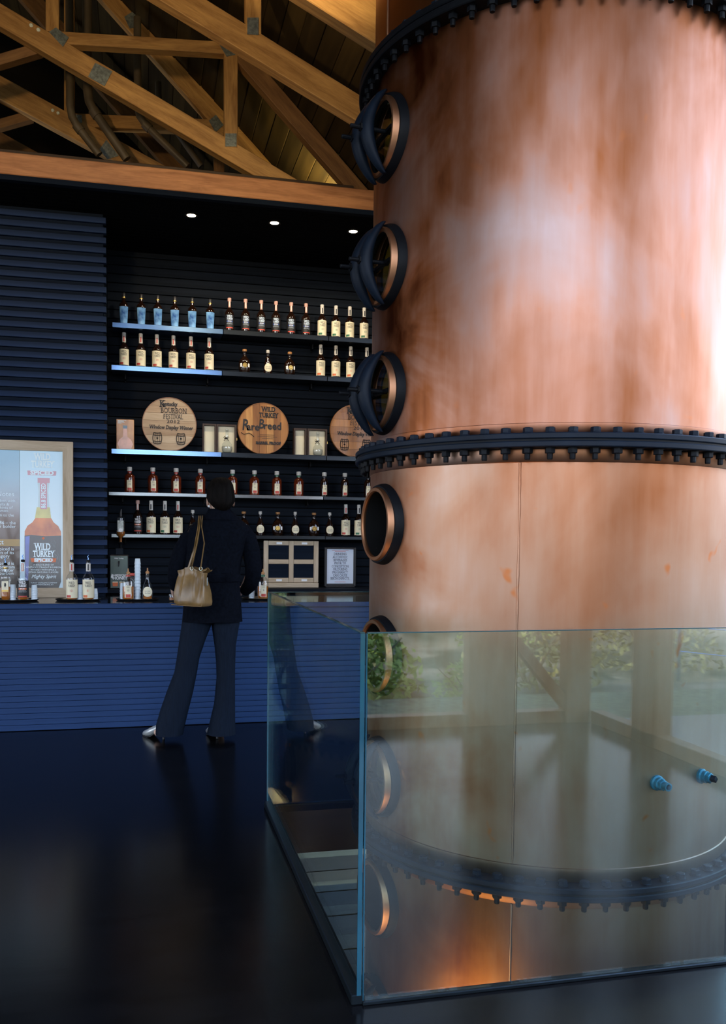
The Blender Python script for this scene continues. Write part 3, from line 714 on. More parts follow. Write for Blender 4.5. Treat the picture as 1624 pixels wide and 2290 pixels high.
# ================================================================== GLASS RAILING
GH = 1.068; GX0, GX1, GY0, GY1 = .585, 2.795, 2.368, 4.28
gr_ = empty('glass_railing', ((GX0+GX1)/2, (GY0+GY1)/2, 0), 'frameless glass railing enclosing the foot of the copper column', 'railing')
def pane_thing(x0, x1, y0, y1):
    t = empty('panel', Vector(((x0+x1)/2, (y0+y1)/2, 0))-gr_.location); t.parent = gr_
    obj('pane', MB().box(x0, x1, y0, y1, .012, GH), m_glass, t)
    if x1-x0 > y1-y0:
        obj('top_edge', MB().box(x0, x1, y0-.001, y1+.001, GH+.0005, GH+.0035), m_edge_dk, t)
        for xx in (x0-.0035, x1+.0005): obj('side_edge', MB().box(xx, xx+.003, y0-.0005, y1+.0005, .012, GH), m_edge, t)
        obj('base_channel', MB().box(x0-.004, x1+.004, y0-.008, y1+.008, 0, .011, .002), m_shoe, t)
    else:
        obj('top_edge', MB().box(x0-.001, x1+.001, y0, y1, GH+.0005, GH+.0035), m_edge_dk, t)
        for yy in (y0-.0035, y1+.0005): obj('side_edge', MB().box(x0-.0005, x1+.0005, yy, yy+.003, .012, GH), m_edge, t)
        obj('base_channel', MB().box(x0-.016, x1+.012, y0-.004, y1+.004, 0, .030, .003), m_shoe, t)
pane_thing(GX0+.020, GX1, GY0, GY0+.012)
pane_thing(GX0, GX0+.012, GY0+.004, GY1-.016)
pane_thing(GX0, GX1, GY1-.012, GY1)
pane_thing(GX1+.004, GX1+.016, GY0+.014, GY1-.016)

# ================================================================== BAR COUNTER, BACK COUNTER, SHELVES
CT = .875
bar = empty('bar_counter', (-.7, 6.6, 0), 'long bar counter clad in blue horizontal boards', 'counter')
BYF = 6.278; BXA, BXB = -4.4, 3.1
obj('core', MB().box(BXA, BXB, BYF+.016, 6.90, .0, CT-.036), m_black, bar)
nb = 21; pch = (CT-.036-.004)/nb
bmesh_ = MB().box(BXA+.7, BXB+.7, BYF-6.6, BYF+.015-6.6, 0, pch-.0024, .001).mesh('board', m_slat_c)
for k in range(nb):
    o = obj('board', bmesh_, None, bar); o.location = (0, rnd.uniform(-.0004, .0004), .004+pch*k)
obj('worktop', MB().box(BXA, BXB, BYF-.012, 6.97, CT-.034, CT, .003), m_top, label='polished black worktop lying on the blue boarded bar counter', cat='worktop')
obj('edge_strip', MB().box(BXA, BXB, BYF-.016, BYF-.0125, CT-.034, CT-.001, .001), m_slat_c, bar)
BC = .905
bk = empty('back_counter', (1.4, 7.6, 0), 'low dark back counter under the bottle shelves', 'counter')
obj('carcass', MB().box(LX1-.02, BX1, 7.40, 7.84, 0, BC-.03), m_soffit, bk)
obj('top', MB().box(LX1-.02, BX1, 7.37, 7.845, BC-.029, BC, .003), m_slat_b, bk)
for k in range(4):
    x0 = LX1+.02+.86*k; f = obj('door', MB().box(x0, x0+.84, 7.375, 7.398, .06, BC-.05, .003), m_slat_b, bk)
    obj('handle', MB().tube([(x0+.7, 7.36, .75), (x0+.78, 7.36, .75)], .006, 8), m_steel_sky, f)

SF = 7.60    # front edge of the shelves
SHZ = []
names = ['top shelf with clear blue and dark bottles', 'second shelf from the top', 'middle shelf carrying the round barrel heads', 'fourth shelf, with amber bottles behind the head of the person', 'lowest bottle shelf just above the back counter']
for k, ((xa, ya), (xb, yb)) in enumerate((((251, 730), (827, 769.6)), ((249, 826), (786, 856)), ((249, 1012), (756, 1032.6)), ((243, 1107), (812, 1120)), ((249, 1203), (808, 1206.5)))):
    a = at(xa, ya, Y=SF); b = at(xb, yb, Y=SF); z0 = (a.z+b.z)/2; th = .042 if k < 3 else .030
    SHZ.append(z0+th)
    s = empty('bottle_shelf', (1.3, 7.7, z0), names[k], 'shelf', 'bottle shelves')
    for q in range(4):
        x0 = a.x+.915*q
        obj('board', MB().box(x0, min(x0+.911, BX1-.02), SF, 7.849, z0, z0+th, .002), (m_steel_sky if k < 3 else m_steel_gy) if q == 0 or (k == 3 and q == 1) else m_steel_dk, s)
        for xx in ((x0+.11, x0+.80) if q == 0 else (x0+.80,)):
            if xx > 3.1: continue
            obj('bracket', MB().bar((xx, 7.80, z0-.045), (xx, 7.80, z0-.001), .012, .09, (0, 1, 0)).box(xx-.005, xx+.005, 7.832, 7.85, z0-.06, z0-.001), m_iron_dk, s)
# recessed spots in the soffit
for i, p in enumerate(((428, 482), (614, 499), (790, 518))):
    c = at(*p, Z=SOF-.004); t = empty('downlight', c, ('left', 'middle', 'right')[i]+' one of the three round lit downlights in the black soffit', 'downlight', 'soffit downlights')
    obj('trim_ring', MB().lathe([(.034, .0), (.050, -.004), (.050, .003), (.034, .003)], 24, c, False), m_iron_dk, t, 40)
    obj('lens', MB().lathe([(.0335, .0), (.0335, .003)], 24, c), m_lamp, t)
    lamp('downlight_beam', 'SPOT', c-Vector((0, 0, .02)), 30, (1, .84, .62), .03, c+Vector((0, .45, -1)), 125)

# ------------------------------------------------------------------ bottles
def tline(*rows):
    """stack rows of (text, size, sx, y, kwargs) into one lettering mesh"""
    o = MB()
    for r in rows:
        t = text_mb(r[0], r[1], r[2], **(r[4] if len(r) > 4 else {})); t.xf(lambda p, y=r[3]: (p.x, p.y+y, 0)); o.add(t.v, t.f)
    return o
def patch(r, z0, z1, half, nn=14, ry=None, dy=0, r1=None):
    """curved paper patch round the front of a bottle"""
    q = MB(); r1 = r1 or r
    lo = [Vector((r*math.sin(a), -(ry or r)*math.cos(a)+dy, z0)) for a in [(-half+2*half*i/nn) for i in range(nn+1)]]
    hi = [Vector((r1*math.sin(a), -(ry or r1)*math.cos(a)+dy, z1)) for a in [(-half+2*half*i/nn) for i in range(nn+1)]]
    lo2 = [p*1 for p in lo]; rg = []
    k = .9985
    for i in range(nn+1):
        a = lo[i]; b = hi[i]; rg.append([a, b, Vector((b.x*k, b.y*k, b.z)), Vector((a.x*k, a.y*k, a.z))])
    return q.loft(rg, True)
def spout(t, zt, dark=True):
    """metal pourer in the neck"""
    s = obj('pourer', MB().lathe([(.008, zt-.004), (.0135, zt), (.0135, zt+.012), (.008, zt+.016)], 12), m_iron_dk if dark else m_cap_wood, t, 40, world=False)
    obj('spout', MB().tube([(0, 0, zt+.012), (0, 0, zt+.028), (-.004, 0, zt+.040), (.004, 0, zt+.050)] if dark else [(0, 0, zt+.012), (0, 0, zt+.04)], [.0045, .004, .0035, .003] if dark else [.006, .004], 8), m_steel_sky if dark else m_cap_wood, s, 50, world=False)
WTP = [(.030, 0), (.0385, .004), (.040, .012), (.040, .148), (.0385, .160), (.031, .175), (.019, .192), (.0145, .206), (.0140, .225), (.0155, .240), (.0140, .255), (.0135, .272)]
def body(t, prof, glass, liq=None, lvl=None, nn=24, sy=1.0):
    q = MB().lathe(prof, nn)
    if sy != 1: q.xf(lambda p: (p.x, p.y*sy, p.z))
    obj('body', q, glass, t, 50, world=False)
    if liq:
        pr = [(max(.002, r-.0035), z+.003) for r, z in prof if z+.003 < lvl]
        pr.append((pr[-1][0], lvl)); q = MB().lathe(pr, nn)
        if sy != 1: q.xf(lambda p: (p.x, p.y*sy, p.z))
        obj('liquid', q, liq, t, 50, world=False)
def wt(kind, glass=None, pour=False, lvl=None):
    t = empty('whiskey_bottle', (0, 0, 0)); g = glass or m_amber
    body(t, WTP, g, m_liq if lvl else None, lvl)
    if kind[:4] == 'dark':
        tp = kind == 'darkblue'
        l = obj('label', patch(.0403, .022, .140, 1.45), m_ink, t, world=False)
        obj('lettering', wrap(tline(('WILD', .026, .72, .036, {'bold': .0006, 'serif': True}), ('TURKEY', .023, .66, .014, {'bold': .0006, 'serif': True}), ('A BOLD BLEND OF', .0065, .9, -.020), ('KENTUCKY STRAIGHT', .0065, .9, -.028)), .0409, .088), m_paleblue if tp else m_white, l, world=False)
        obj('band', patch(.0407, .076, .088, .7), m_navy if tp else m_orange, l, world=False)
        obj('band_lettering', wrap(tline(('SPICED', .011, 1.0, 0, {'bold': .0004})), .0411, .0822), m_white, l, world=False)
        obj('foot_band', patch(.0407, .024, .032, .8), m_red, l, world=False)
        nk = m_orange
    else:
        l = obj('label', patch(.0403, .014, .146, 1.5), m_cream, t, world=False)
        obj('lettering', wrap(tline(('WILD', .026, .66, .030, {'bold': .0002, 'serif': True}), ('TURKEY', .023, .60, .008, {'bold': .0002, 'serif': True})), .0408, .092), m_ink, l, world=False)
        cm = {'red': m_red, 'green': m_green, 'gold': m_orange}[kind]
        obj('number', wrap(tline(('101' if kind != 'gold' else '81', .026, .7, 0)), .0408, .066).xf(lambda p: (p.x, p.y, p.z)), cm, l, world=False)
        obj('seal', patch(.0408, .018, .036, .42).xf(lambda p: (p.x*math.cos(-.55)-p.y*math.sin(-.55), p.x*math.sin(-.55)+p.y*math.cos(-.55), p.z)), cm, l, world=False)
        nk = {'red': m_cap_w, 'green': m_cap_w, 'gold': m_cap_w}[kind]
    n_ = obj('neck_label', patch(.0165, .205, .262, 1.3 if kind[:4] != 'dark' else .6, 10), nk if kind[:4] != 'dark' else m_pinkish, t, world=False)
    if kind[:4] != 'dark': obj('neck_stripe', patch(.0169, .212, .256, .28, 4), m_red if kind == 'red' else m_ink, n_, world=False)
    else: obj('neck_lettering', patch(.0169, .214, .254, .22, 4), m_cap_w, n_, world=False)
    if pour: spout(t, .272)
    else: obj('cap', MB().lathe([(.0160, .258), (.0165, .262), (.0165, .284), (.0145, .287)], 16), m_cap_w if kind[:4] != 'dark' else m_pinkish, t, 40, world=False)
    return t
def honey(blue=True, pour=False):
    t = empty('honey_bottle', (0, 0, 0))
    pr = [(.027, 0), (.031, .004), (.0325, .03), (.0385, .150), (.0385, .162), (.033, .176), (.018, .190), (.0135, .202), (.0130, .248)]
    q = MB().lathe(pr, 20).xf(lambda p: (p.x, p.y*.72, p.z)); obj('body', q, m_amber if blue else m_clear, t, 50, world=False)
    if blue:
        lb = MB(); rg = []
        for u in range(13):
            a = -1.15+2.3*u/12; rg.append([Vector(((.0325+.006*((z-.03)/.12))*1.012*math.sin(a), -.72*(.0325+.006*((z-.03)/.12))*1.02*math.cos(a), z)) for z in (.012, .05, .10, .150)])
        lb.loft(rg, False, closed=False); obj('label', lb, m_sky_glare, t, 60, world=False)  # front patch coloured with the sky's blue reflection
    else:
        pl = [(max(.002, r-.0035), z+.003) for r, z in pr if z < .09]; pl.append((.032, .095))
        obj('liquid', MB().lathe(pl, 20).xf(lambda p: (p.x, p.y*.72, p.z)), m_liq, t, 50, world=False)
        l = obj('label', MB().box(-.022, .022, -.0290, -.0282, .06, .135), m_cream, t, world=False)
        obj('emblem', MB().prism([(-.006, -.0291, .105), (0, -.0291, .09), (.008, -.0291, .108), (.004, -.0291, .122), (-.003, -.0291, .125)], (0, -.0004, 0)), m_ink, l, world=False)
        obj('band', MB().box(-.022, .022, -.0294, -.0291, .062, .074), m_gold, l, world=False)
    obj('cord', MB().lathe([(.0150, .222), (.0160, .226), (.0150, .232)], 12), m_gold, t, 40, world=False)
    if pour: spout(t, .248)
    else: obj('cap', MB().lathe([(.0150, .232), (.0155, .236), (.0150, .262), (.012, .266)], 14), m_cap_dk, t, 40, world=False)
    return t
def decanter():
    t = empty('decanter_bottle', (0, 0, 0))
    body(t, [(.030, 0), (.040, .004), (.049, .03), (.052, .06), (.050, .09), (.040, .120), (.022, .140), (.0150, .150), (.0140, .180), (.017, .183), (.017, .188)], m_amber, None, None, 24, .75)
    m_ = obj('medal', MB().prism(disc(0, -.0408, .066, .020, 20), (0, -.002, 0)), m_gold, t, world=False)
    obj('medal_ring', MB().loft([[Vector((r*math.cos(2*PI*j/20), y, .066+r*math.sin(2*PI*j/20))) for j in range(20)] for r, y in ((.013, -.0430), (.013, -.0436), (.0105, -.0436), (.0105, -.0430), (.013, -.0430))], False), m_ink, m_, world=False)
    for sx in (-1, 1): obj('side_label', MB().prism([(sx*.026, -.0372, .05), (sx*.040, -.0292, .052), (sx*.040, -.0292, .080), (sx*.026, -.0372, .084)], (0, -.0006, 0)), m_white, t, world=False)
    obj('stopper', MB().lathe([(.013, .186), (.019, .190), (.020, .204), (.016, .208)], 16), m_cap_wood, t, 40, world=False)
    return t
RBP = [(.026, 0), (.034, .004), (.0385, .03), (.0390, .055), (.035, .085), (.026, .115), (.0165, .140), (.0130, .158), (.0125, .190)]
def breed(glass=None, pour=False):
    t = empty('teardrop_bottle', (0, 0, 0)); body(t, RBP, glass or m_amber, m_liq if glass else None, .028 if glass else None)
    q = MB(); rg = []
    for j in range(17):   # rounded cream label following the belly
        a = -.95+1.9*j/16; hh = .036*math.sqrt(max(.02, 1-(a/.98)**2)); rg.append([])
        for z in (.058-hh, .058-hh*.4, .058+hh*.4, .058+hh):
            r = .0395-.26*max(0, z-.055)**1.25 - .02*max(0, .03-z)
            rg[-1].append(Vector((r*1.015*math.sin(a), -r*1.015*math.cos(a), z)))
    l = obj('label', q.loft(rg, False, closed=False), m_cream, t, 60, world=False)
    obj('lettering', wrap(tline(('WILD TURKEY', .008, .8, .010), ('Rare Breed', .011, .8, -.004, {'shear': .25})), .0408, .052), m_ink, l, world=False)
    obj('neck_band', patch(.0138, .160, .178, 2.2, 10), m_ink, t, world=False)
    if pour: spout(t, .190, False)
    else: obj('stopper', MB().lathe([(.0135, .186), (.0150, .190), (.0150, .210), (.012, .213)], 14), m_cap_w, t, 40, world=False)
    return t
RRP = [(.036, 0), (.0425, .003), (.0435, .01), (.0435, .128), (.040, .142), (.027, .155), (.0160, .163), (.0150, .186)]
def rr(neck, slim=False, glass=None, pour=False):
    t = empty('reserve_bottle', (0, 0, 0)); k = .85 if slim else 1
    pr = [(r*k if z < .15 else r, z) for r, z in RRP]
    body(t, pr, glass or (m_amber if slim else m_redamber), m_liq if glass else None, .095 if glass else None, 20)
    R = .0435*k
    l = obj('label', patch(R+.0004, .016, .104, .52, 8), m_cream, t, world=False)
    obj('lettering', wrap(tline(("RUSSELL'S", .0075, .75, .034), ('RESERVE', .0075, .8, .024), ('10' if neck != 'green' else '6', .022, .8, .002)), R+.0009, .066), m_ink, l, world=False)
    obj('foot_band', patch(R+.0008, .018, .040, .40, 6), m_red, l, world=False)
    obj('neck_band', patch(.0164, .168, .180, 2.4, 10), {'red': m_red, 'green': m_green, 'dark': m_ink}[neck], t, world=False)
    if pour: spout(t, .186, False)
    else: obj('cap', MB().lathe([(.0165, .181), (.0205, .184), (.0205, .212), (.0180, .216)], 16), m_cap_w, t, 40, world=False)
    return t
USED = set()
def place(proto, xs, zshelf, Y, labels, group, ypix):
    for i, x in enumerate(xs):
        c = at(x, ypix, Y=Y); loc = (c.x, Y, zshelf)
        if proto.name not in USED: USED.add(proto.name); proto.location = loc; setp(proto, labels[i], 'bottle', group)
        else: dup(proto, loc, labels[i], group, rnd.uniform(-.12, .12))
def seq(n_, what, where): return ['%s, %s of %s from left, %s' % (what, ORD[i], {2: 'two', 3: 'three', 4: 'four', 6: 'six'}[n_], where) for i in range(n_)]
YS = 7.685
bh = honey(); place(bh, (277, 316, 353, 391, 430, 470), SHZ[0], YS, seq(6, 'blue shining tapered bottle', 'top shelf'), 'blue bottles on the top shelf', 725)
bd = wt('darkblue'); place(bd, (513, 549, 584, 617, 651, 684), SHZ[0], YS, seq(6, 'dark-labelled tall bottle', 'top shelf'), 'dark bottles on the top shelf', 740)
bg_ = wt('green'); place(bg_, (720, 751, 782, 814), SHZ[0], YS, seq(4, 'green-sealed cream-labelled bottle', 'top shelf right'), 'cream bottles on the top shelf', 752)
br_ = wt('red'); place(br_, (277.5, 315, 351, 388, 427, 468), SHZ[1], YS, seq(6, 'red-sealed cream-labelled bottle', 'second shelf'), 'cream bottles left on the second shelf', 820)
bq = decanter(); place(bq, (547, 648), SHZ[1], YS, ['squat round dark decanter bottle, left of the pair on the second shelf', 'squat round dark decanter bottle, right of the pair on the second shelf'], 'decanters on the second shelf', 835)
bb = breed(); place(bb, (599,), SHZ[1], YS, ['teardrop bottle with round label between the two decanters, second shelf'], 'teardrop bottles', 835)
bo = wt('gold'); place(bo, (717, 751, 784, 820), SHZ[1], YS, seq(4, 'orange-sealed cream-labelled bottle', 'second shelf'), 'cream bottles right on the second shelf', 842)
b10 = rr('red'); place(b10, (290, 342, 394, 448), SHZ[3], YS, seq(4, 'red-amber bottle with fat pale cap', 'fourth shelf'), 'amber bottles on the fourth shelf', 1105)
b6 = rr('green'); place(b6, (520, 569, 619, 668), SHZ[3], YS, seq(4, 'red-amber bottle with green neck', 'fourth shelf'), 'green-necked bottles on the fourth shelf', 1110)
bs = rr('dark', True); place(bs, (725, 771, 823), SHZ[3], YS, seq(3, 'slim dark bottle with pale cap', 'fourth shelf'), 'slim bottles on the fourth shelf', 1113)
bd2 = wt('dark'); place(bd2, (308,), SHZ[4], YS, ['dark-labelled tall bottle with orange neck on the lowest shelf'], 'bottles on the lowest shelf', 1200)
place(bo, (338,), SHZ[4], YS, ['orange-sealed bottle on the lowest shelf, beside the dark-labelled one'], 'bottles on the lowest shelf', 1200)
place(bg_, (369,), SHZ[4], YS, ['cream-labelled bottle with green seal at the left of the lowest shelf'], 'bottles on the lowest shelf', 1200)
place(br_, (398,), SHZ[4], YS, ['cream-labelled bottle with red seal on the lowest shelf, left of the dark coat'], 'bottles on the lowest shelf', 1200)
place(bb, (431, 582, 660, 737), SHZ[4], YS, ['teardrop bottle on the lowest shelf, only its neck above the left shoulder', 'teardrop bottle with round cream label just right of the dark coat, lowest shelf', 'teardrop bottle with round label between the decanters, lowest shelf', 'teardrop bottle with round cream label nearest the column, lowest shelf'], 'teardrop bottles', 1200)
place(bq, (545, 621, 702), SHZ[4], YS, ['squat decanter bottle half hidden behind the right shoulder, lowest shelf', 'squat round dark decanter bottle above the four-pane frame, lowest shelf', 'squat dark decanter bottle, lowest shelf, above gap between frame and warning sign'], 'decanters on the lowest shelf', 1200)
place(br_, (773,), SHZ[4], YS, ['cream-labelled bottle with red seal above the warning sign, lowest shelf'], 'bottles on the lowest shelf', 1200)
place(bg_, (802,), SHZ[4], YS, ['cream-labelled bottle with green seal beside the column, lowest shelf'], 'bottles on the lowest shelf', 1200)

# ------------------------------------------------------------------ things on the middle shelf
m_oak = [wood('barrel oak %d' % i, d, l, .5, 0, 10, .1, False) for i, (d, l) in enumerate((((.36, .22, .11), (.56, .40, .24)), ((.42, .28, .15), (.62, .47, .31)), ((.32, .19, .09), (.52, .35, .20))))]
m_oak2 = [wood('barrel oak red %d' % i, d, l, .4, 2, 10, .2, False) for i, (d, l) in enumerate((((.26, .095, .022), (.50, .22, .06)), ((.40, .17, .045), (.66, .34, .11)), ((.17, .06, .015), (.36, .15, .04))))]
def barrel_icon(cx, cz, s, y):
    o = MB()
    for sg in (-1, 1):
        pts = [Vector((cx+sg*s*(.62+.20*math.cos(u*PI/2)), y, cz+u*s)) for u in (-1, -.6, -.2, .2, .6, 1)]
        o.tube(pts, s*.06, 4)
    for u in (-1, -.55, .55, 1): o.tube([(cx-s*(.62+.2*math.cos(u*PI/2)), y, cz+u*s), (cx, y, cz+u*s-.1*s), (cx+s*(.62+.2*math.cos(u*PI/2)), y, cz+u*s)], s*.06, 4)
    for u in (-.35, 0, .35): o.tube([(cx+u*s, y, cz-s), (cx+u*s*1.3, y, cz), (cx+u*s, y, cz+s)], s*.03, 4)
    o.tube([(cx-.15*s, y, cz), (cx+.15*s, y, cz)], s*.12, 4)
    return o
def barrel_head(px, py, rpx, label, mats, vert, kind):
    y = 7.70; c = at(px, py, Y=y); R = (at(px+rpx, py, Y=y)-c).length
    c.z = SHZ[2]+R+.001
    t = empty('barrel_head', (c.x, y, SHZ[2]), label, 'barrel head', 'barrel heads on the middle shelf')
    nS = 7
    for i in range(nS):
        u0 = -1+2*i/nS; u1 = -1+2*(i+1)/nS-.006; pts = []
        us = [u0+(u1-u0)*k/6 for k in range(7)]
        for u in us: pts.append((u, math.sqrt(max(0, 1-u*u))))
        for u in reversed(us): pts.append((u, -math.sqrt(max(0, 1-u*u))))
        poly = [Vector((c.x+(a if vert else b)*R*.965, y, c.z+(b if vert else a)*R*.965)) for a, b in pts]
        obj('stave', MB().prism(poly, (0, .022+.001*(i % 2), 0)).xf(lambda p, k=i: (p.x, p.y-.0006*(k % 2), p.z)), mats[i % 3], t)
    rg = [[Vector((c.x+r*R*math.cos(2*PI*j/48), yy, c.z+r*R*math.sin(2*PI*j/48))) for j in range(48)] for r, yy in ((.966, y-.003), (.99, y-.003), (1, y+.004), (1, y+.024), (.966, y+.024), (.966, y-.003))]
    obj('rim', MB().loft(rg, False), m_oak2[2], t, 50)
    yy = y-.0045
    def T(s, h, sx, dx, dz, **k): return put_text(text_mb(s, h*R, sx, **k), c.x+dx*R, yy, c.z+dz*R)
    if kind == 0:
        L = join(T('K', .34, .8, -.26, .74, bold=.008*R, serif=True), T('entucky', .20, .85, .02, .74, bold=.009*R, serif=True), T('BOURBON', .27, .72, .16, .50, serif=True), T('FESTIVAL', .25, .72, .14, .28, serif=True), T('2012', .19, 1.3, .14, .10), T('Window Display Winner', .195, .80, .06, -.12, shear=.2, bold=.005*R, serif=True))
        L = join(L, barrel_icon(c.x-.44*R, c.z-.52*R, .20*R, yy), barrel_icon(c.x+.42*R, c.z-.52*R, .20*R, yy))
    else:
        L = join(T('WILD', .25, .85, .20, .74, bold=.009*R, serif=True), T('TURKEY', .25, .80, .20, .51, bold=.009*R, serif=True), T('R', .60, .75, -.70, .10, bold=.009*R, shear=.1), T('are', .40, .95, -.40, .04, bold=.009*R), T('B', .52, .75, -.08, .16, bold=.009*R, shear=.1), T('reed', .40, .95, .36, .10, bold=.009*R), T('BARREL PROOF', .14, 1.0, .20, -.56, bold=.009*R, serif=True))
        pts = [Vector((c.x-R*(.86-.10*k), yy, c.z-R*(.18+.05*math.sin(k*1.5)+.02*k))) for k in range(6)]
        L = join(L, MB().tube(pts, .012*R, 4))
        for q, w in ((-.24, .30), (-.31, .38), (-.38, .22)): L = join(L, MB().box(c.x+.16*R-w*R, c.x+.16*R+w*R, yy, yy+.0005, c.z+q*R-.006*R, c.z+q*R+.006*R))
    obj('lettering', L, m_ink, t)
barrel_head(379, 952, 61, 'pale barrel head reading Window Display Winner, left on the middle shelf', m_oak, False, 0)
barrel_head(589, 963, 57, 'reddish barrel head with large flowing lettering, middle of the shelf', m_oak2, True, 1)
barrel_head(796, 970, 57, 'darker barrel head half hidden behind the porthole clamps', [m_oak2[2], m_oak2[0], m_oak2[2]], False, 0)
# picture card with a decanter
y = 7.70; a = at(260, 937, Y=y); b = at(300, 1006, Y=y); zb = SHZ[2]
cb = empty('gift_carton', ((a.x+b.x)/2, y, zb), 'orange carton printed with a glass decanter, far left of the middle shelf', 'carton')
m_or = P('orange carton', (.62, .20, .05), .35, 0, .45, 9, (1, 1, .5), col2=(.85, .45, .18), coat=.3)
obj('box', MB().box(a.x, b.x, y, y+.07, zb, a.z, .003), m_or, cb)
mx = (a.x+b.x)/2; hh = a.z-zb
obj('decanter_print', MB().prism([(mx+dx*.15, y-.0012, zb+dz*hh) for dx, dz in ((-.32, .05), (.32, .05), (.42, .2), (.32, .34), (.12, .44), (.10, .72), (-.10, .72), (-.12, .44), (-.32, .34), (-.42, .2))], (0, .001, 0)), P('print pink', (.80, .42, .32), .3, 0, .2, 14, coat=.3), cb)
obj('stopper_print', MB().prism([(mx+dx*.15, y-.0016, zb+dz*hh) for dx, dz in ((-.11, .70), (.11, .70), (.12, .80), (-.12, .80))], (0, .001, 0)), P('print blue grey', (.20, .30, .42), .3), cb)
obj('caption', join(*[MB().box(a.x+.012, a.x+.012+w, y-.0012, y-.0004, zb+hh*q, zb+hh*q+.005) for q, w in ((.95, .07), (.92, .05), (.89, .055), (.86, .03))]), m_white, cb)
def case(x0, x1, x2, x3, ytop, label):
    """open wooden case: dark rims, cream lining, glass decanter inside the right half"""
    y = 7.70; zb = SHZ[2]; A = [at(x, ytop, Y=y) for x in (x0, x1, x2, x3)]; zt = A[0].z
    t = empty('presentation_case', ((A[0].x+A[3].x)/2, y, zb), label, 'case', 'open cases on the middle shelf')
    m_walnut = m_truss_dk if False else m_fascia
    for nm, xa, xb in (('lid', A[0].x-.018, A[1].x+.016), ('box', A[2].x-.024, A[3].x+.020)):
        o = obj(nm, join(MB().box(xa, xa+.014, y, y+.07, zb, zt+.015), MB().box(xb-.014, xb, y, y+.07, zb, zt+.015), MB().box(xa+.014, xb-.014, y, y+.07, zt+.001, zt+.015), MB().box(xa+.014, xb-.014, y+.05, y+.07, zb, zt+.001)), m_walnut, t)
        obj('lining', MB().box(xa+.0145, xb-.0145, y+.03, y+.0495, zb+.002, zt, .002), m_cream, o)
    for z in (.3, .7): obj('hinge', MB().box(A[1].x+.017, A[2].x-.025, y+.055, y+.065, zb+z*(zt-zb), zb+z*(zt-zb)+.02), m_gold, t)
    obj('latch', MB().box(A[3].x+.021, A[3].x+.027, y+.01, y+.03, zb+.5*(zt-zb), zb+.5*(zt-zb)+.02), m_gold, t)
    cx = (A[2].x+A[3].x)/2
    d = empty('glass_decanter', (cx, y-.012, zb+.004), 'round clear glass decanter in the case '+label[-46:].split(', ')[-1], 'decanter', 'decanters in the cases')
    obj('body', MB().lathe([(.03, 0), (.042, .01), (.047, .04), (.042, .075), (.022, .10), (.013, .120), (.013, .185), (.017, .190)], 20).xf(lambda p: (p.x, p.y*.8, p.z)), m_clear, d, 50, world=False)
    obj('liquid', MB().lathe([(.028, .004), (.039, .012), (.043, .04), (.041, .055)], 20).xf(lambda p: (p.x, p.y*.8, p.z)), P('pale spirit', (.80, .77, .62), .15, 0, .15, 20, trans=.3), d, 50, world=False)
    obj('stopper', MB().lathe([(.010, .185), (.016, .191), (.016, .203), (.008, .208)], 14), m_clear, d, 50, world=False)
    rb = MB()
    for s in (-1, 1): rb.tube([(0, -.018, .125), (s*.016, -.024, .138), (s*.024, -.022, .128), (s*.004, -.019, .124), (s*.02, -.022, .10)], .0025, 6)
    rb.lathe([(.0145, .12), (.0155, .124), (.0145, .128)], 12); rb.xf(lambda p: (p.x-.008, p.y, p.z)); obj('ribbon', rb, m_ink, d, world=False)
case(458, 480, 491, 524, 951, 'open dark case lined in cream, between the first and second barrel heads')
case(662, 682, 694, 727, 961, 'open dark case lined in cream, between the second and third barrel heads')

# ------------------------------------------------------------------ four-pane frame and warning sign on the back counter
y = 7.62; a = at(590, 1209, Y=y); b = at(712, 1316, Y=y); zb = BC+.001; zt = a.z
fr = empty('four_pane_frame', ((a.x+b.x)/2, y, zb), 'pale wooden frame with four dark panes leaning on the back counter', 'frame')
fw = b.x-a.x; fh = zt-zb; r_ = .042
foot = .045
obj('foot_rail', MB().box(a.x, b.x, y-.012, y+.03, zb, zb+foot-.004, .003), m_frame_h, fr)
for x in (a.x, (a.x+b.x)/2-r_/2, b.x-r_): obj('stile', MB().box(x, x+r_, y, y+.024, zb+foot, zt, .003), m_frame, fr)
for k, z in enumerate((zb+foot, zb+foot+(fh-foot)/2-r_/2, zt-r_*.95)):
    for xs in (a.x+r_+.001, (a.x+b.x)/2+r_/2+.001): obj('rail', MB().box(xs, xs+fw/2-1.5*r_-.002, y+.001, y+.023, z, z+r_*.95, .003), m_frame_h, fr)
    if k != 1:
        for xs in (a.x+fw*.28, a.x+fw*.74): obj('paper_tab', MB().box(xs-.025, xs+.025, y-.001, y+.0005, z+.010, z+.028), m_white, fr)
for xs in (a.x+r_+.001, (a.x+b.x)/2+r_/2+.001):
    for z in (zb+foot+r_*.95, zb+foot+(fh-foot)/2+r_*.45): obj('pane', MB().box(xs, xs+fw/2-1.5*r_-.002, y+.012, y+.018, z, z+(fh-foot)/2-1.4*r_+.001), m_slat_r, fr)
a = at(726.5, 1224, Y=y); b = at(796, 1312, Y=y)
sg = empty('warning_sign', ((a.x+b.x)/2, y, zb), 'black-framed white warning notice about drinking and pregnancy, beside the four-pane frame', 'sign')
w_ = .022; zt = a.z; zlo = zb+.012
for xa, xb, za, zc in ((a.x, a.x+w_, zlo, zt), (b.x-w_, b.x, zlo, zt), (a.x+w_, b.x-w_, zlo, zlo+w_), (a.x+w_, b.x-w_, zt-w_*.7, zt)):
    obj('frame_rail', MB().box(xa, xb, y, y+.022, za, zc, .003), m_ink, sg)
obj('stand', MB().box(a.x+.01, b.x-.01, y-.004, y+.06, zb, zlo-.001, .002), m_ink, sg)
